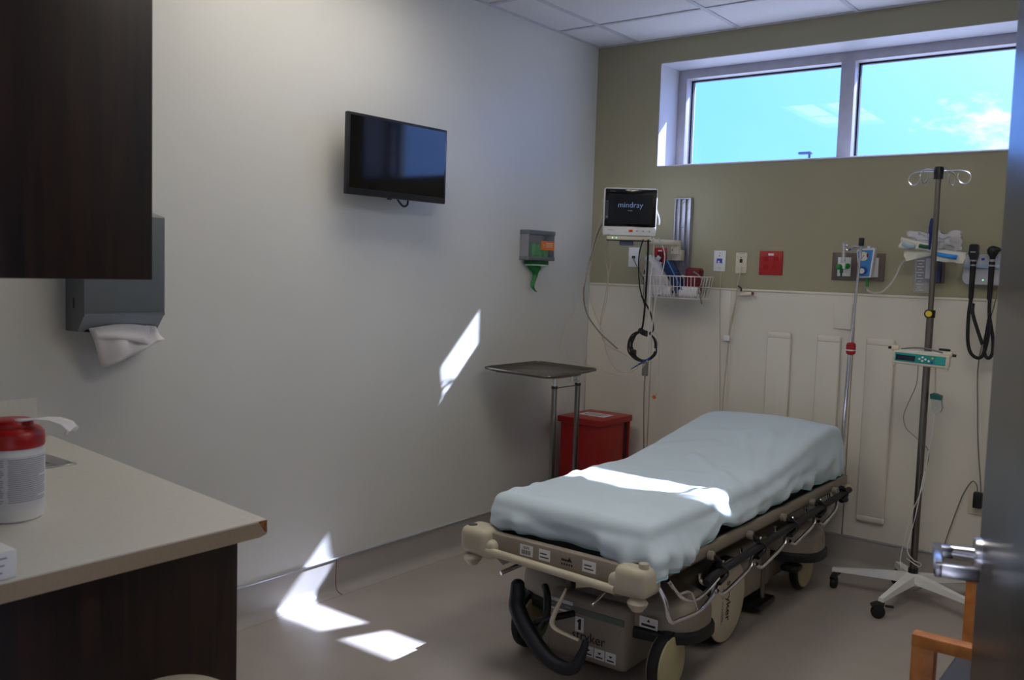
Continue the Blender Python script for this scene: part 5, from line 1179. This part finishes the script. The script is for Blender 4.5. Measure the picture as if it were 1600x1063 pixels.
t = thing('syringe_pump', 'white infusion pump with teal panel clamped to the drip stand', 'infusion pump', (1.97, -0.345, 1.07))
PM = Matrix.Translation((1.967, -0.352, 1.102)) @ Matrix.Rotation(math.radians(2.5), 4, 'Y') @ Matrix.Rotation(math.radians(6), 4, 'Z')
def pb(m_, name, mt, par): m_.v = [tuple(PM @ V(v)) for v in m_.v]; return m_.build(name, mt, par)
pb(MB().box(-0.116, 0.116, -0.018, 0.03, -0.030, 0.028, 0.007, 3), 'body', IVORY, t)
fc = pb(MB().box(-0.106, 0.100, -0.0205, -0.0178, -0.017, 0.021, 0.002), 'front_panel', TEAL, t)
pb(MB().box(-0.100, -0.022, -0.0215, -0.0204, -0.012, 0.012), 'display', LCD, fc)
pb(MB().box(0.060, 0.098, -0.0212, -0.0204, -0.014, 0.019), 'key_block', mat('teal_light', S(40, 170, 160), 0.4), fc)
for x, z, m_ in ((-0.004, 0.002, WHITEP), (0.008, 0.010, WHITEP), (0.008, -0.006, WHITEP), (0.020, 0.002, WHITEP), (0.034, -0.004, WHITEP), (0.048, 0.010, YELLOW), (0.048, -0.008, BLUESTK)):
    pb(MB().lathe([(0.0048, 0), (0.0048, 0.0015)], (x, -0.0205, z), (0, -1, 0), 12), 'key', m_, fc)
for x in (-0.108, 0.106): pb(MB().box(x - 0.008, x + 0.008, -0.016, 0.01, -0.038, -0.029, 0.003), 'foot', IVORY, t)
pb(MB().box(-0.085, 0.085, -0.008, 0.025, 0.026, 0.036, 0.003), 'syringe_cradle', WHITEP, t)
pb(MB().tube([(-0.085, -0.004, 0.036), (-0.03, -0.006, 0.047), (0.03, -0.006, 0.048), (0.09, -0.002, 0.036)], 0.0035, 8), 'retaining_bar', GCABLE, t)
pb(MB().lathe([(0.013, 0), (0.013, 0.026), (0.010, 0.030)], (-0.096, 0.006, 0.036), (-1, 0, 0), 16), 'end_housing', IVORY, t)
pb(MB().lathe([(0.015, 0), (0.015, 0.034), (0.010, 0.038)], (0.085, 0.006, 0.032), (1, 0, 0), 16), 'drive_head', IVORY, t)
pb(MB().cyl((-0.126, 0.006, 0.036), (-0.140, 0.006, 0.036), 0.006, n=12), 'plunger_tip', BLACKP, t)
pb(MB().cyl((0.122, 0.006, 0.030), (0.138, 0.006, 0.030), 0.006, n=12), 'plunger_tip', BLACKP, t)
pb(MB().box(0.066, 0.112, 0.0, 0.012, 0.046, 0.056, 0.003), 'clamp_knob', BLACKP, t)
pb(MB().box(-0.02, 0.035, 0.028, 0.040, -0.02, 0.02, 0.004), 'pole_clamp', DKGREY, t)
MB().tube([(1.955, -0.345, 1.074), (1.951, -0.335, 0.988), (1.92, -0.33, 0.898), (1.903, -0.325, 0.837), (1.916, -0.325, 0.786), (1.952, -0.326, 0.755), (1.978, -0.326, 0.735)], 0.0018, 6).build('cord', GCABLE, t)
MB().tube([(1.980, -0.326, 0.735), (2.010, -0.31, 0.70), (2.016, -0.31, 0.66), (2.006, -0.315, 0.60)], 0.0018, 6).build('cord', GCABLE, t)
t = thing('pump_adapter', 'small grey and teal power adapter hanging from the infusion pump', 'adapter', (2.032, -0.31, 0.865))
AM = Matrix.Translation((2.034, -0.312, 0.91)) @ Matrix.Rotation(-0.16, 4, 'Y')
q = MB(); q.prism([(-0.020, -0.035), (-0.008, -0.046), (0.012, -0.042), (0.022, -0.025), (0.022, 0.030), (-0.020, 0.040)], 'y', -0.014, 0.014); q.v = [tuple(AM @ V(v)) for v in q.v]; bo = q.build('case', mat('adapter_grey', S(176, 176, 168), 0.45), t)
q = MB(); q.prism([(-0.021, 0.022), (0.023, 0.012), (0.026, 0.030), (-0.005, 0.046), (-0.021, 0.042)], 'y', -0.015, 0.015); q.v = [tuple(AM @ V(v)) for v in q.v]; q.build('teal_cap', mat('dark_teal', S(14, 92, 86), 0.4), t)
MB().tube([(2.025, -0.335, 1.07), (2.024, -0.32, 1.01), (2.026, -0.312, 0.952)], 0.003, 8).build('cord', CABLE, t)
MB().tube([(2.030, -0.312, 0.866), (2.024, -0.312, 0.765), (2.016, -0.312, 0.705), (2.002, -0.325, 0.527), (1.965, -0.332, 0.403), (1.942, -0.33, 0.279), (1.930, -0.325, 0.19), (1.94, -0.345, 0.145)], 0.002, 6).build('cord', WHITEP, t)
MB().tube([(2.004, -0.32, 0.60), (1.985, -0.34, 0.40), (1.96, -0.345, 0.25), (1.99, -0.36, 0.205), (2.02, -0.345, 0.19), (2.01, -0.33, 0.17), (1.96, -0.345, 0.20)], 0.002, 6).build('cord', WHITEP, t)

# ------------------------------------------------------------------ armchair beside the door
t = thing('armchair', 'orange wooden armchair with grey seat, half hidden by the door', 'chair', (2.78, -2.2, 0))
for ya in (-2.53, -1.97):
    fx = 2.498
    MB().box(fx, fx + 0.048, ya, ya + 0.035, 0.0, 0.640, 0.0025).build('leg', OAK, t)
    MB().box(3.00, 3.048, ya, ya + 0.035, 0.0, 0.640, 0.0025).build('leg', OAK, t)
    MB().box(fx - 0.001, 3.05, ya - 0.001, ya + 0.036, 0.636, 0.664, 0.0025).build('armrest', OAK, t)
    MB().box(fx + 0.03, 3.01, ya + 0.006, ya + 0.029, 0.36, 0.41, 0.004).build('side_rail', OAK, t)
MB().box(2.50, 3.03, -2.495, -1.97, 0.40, 0.47, 0.02, 3).build('seat', UPH, t)
MB().box(2.985, 3.045, -2.492, -1.972, 0.50, 0.90, 0.02, 3).build('backrest', UPH, t)
MB().box(2.485, 2.51, -2.49, -1.97, 0.36, 0.41, 0.004).build('front_rail', OAK, t)
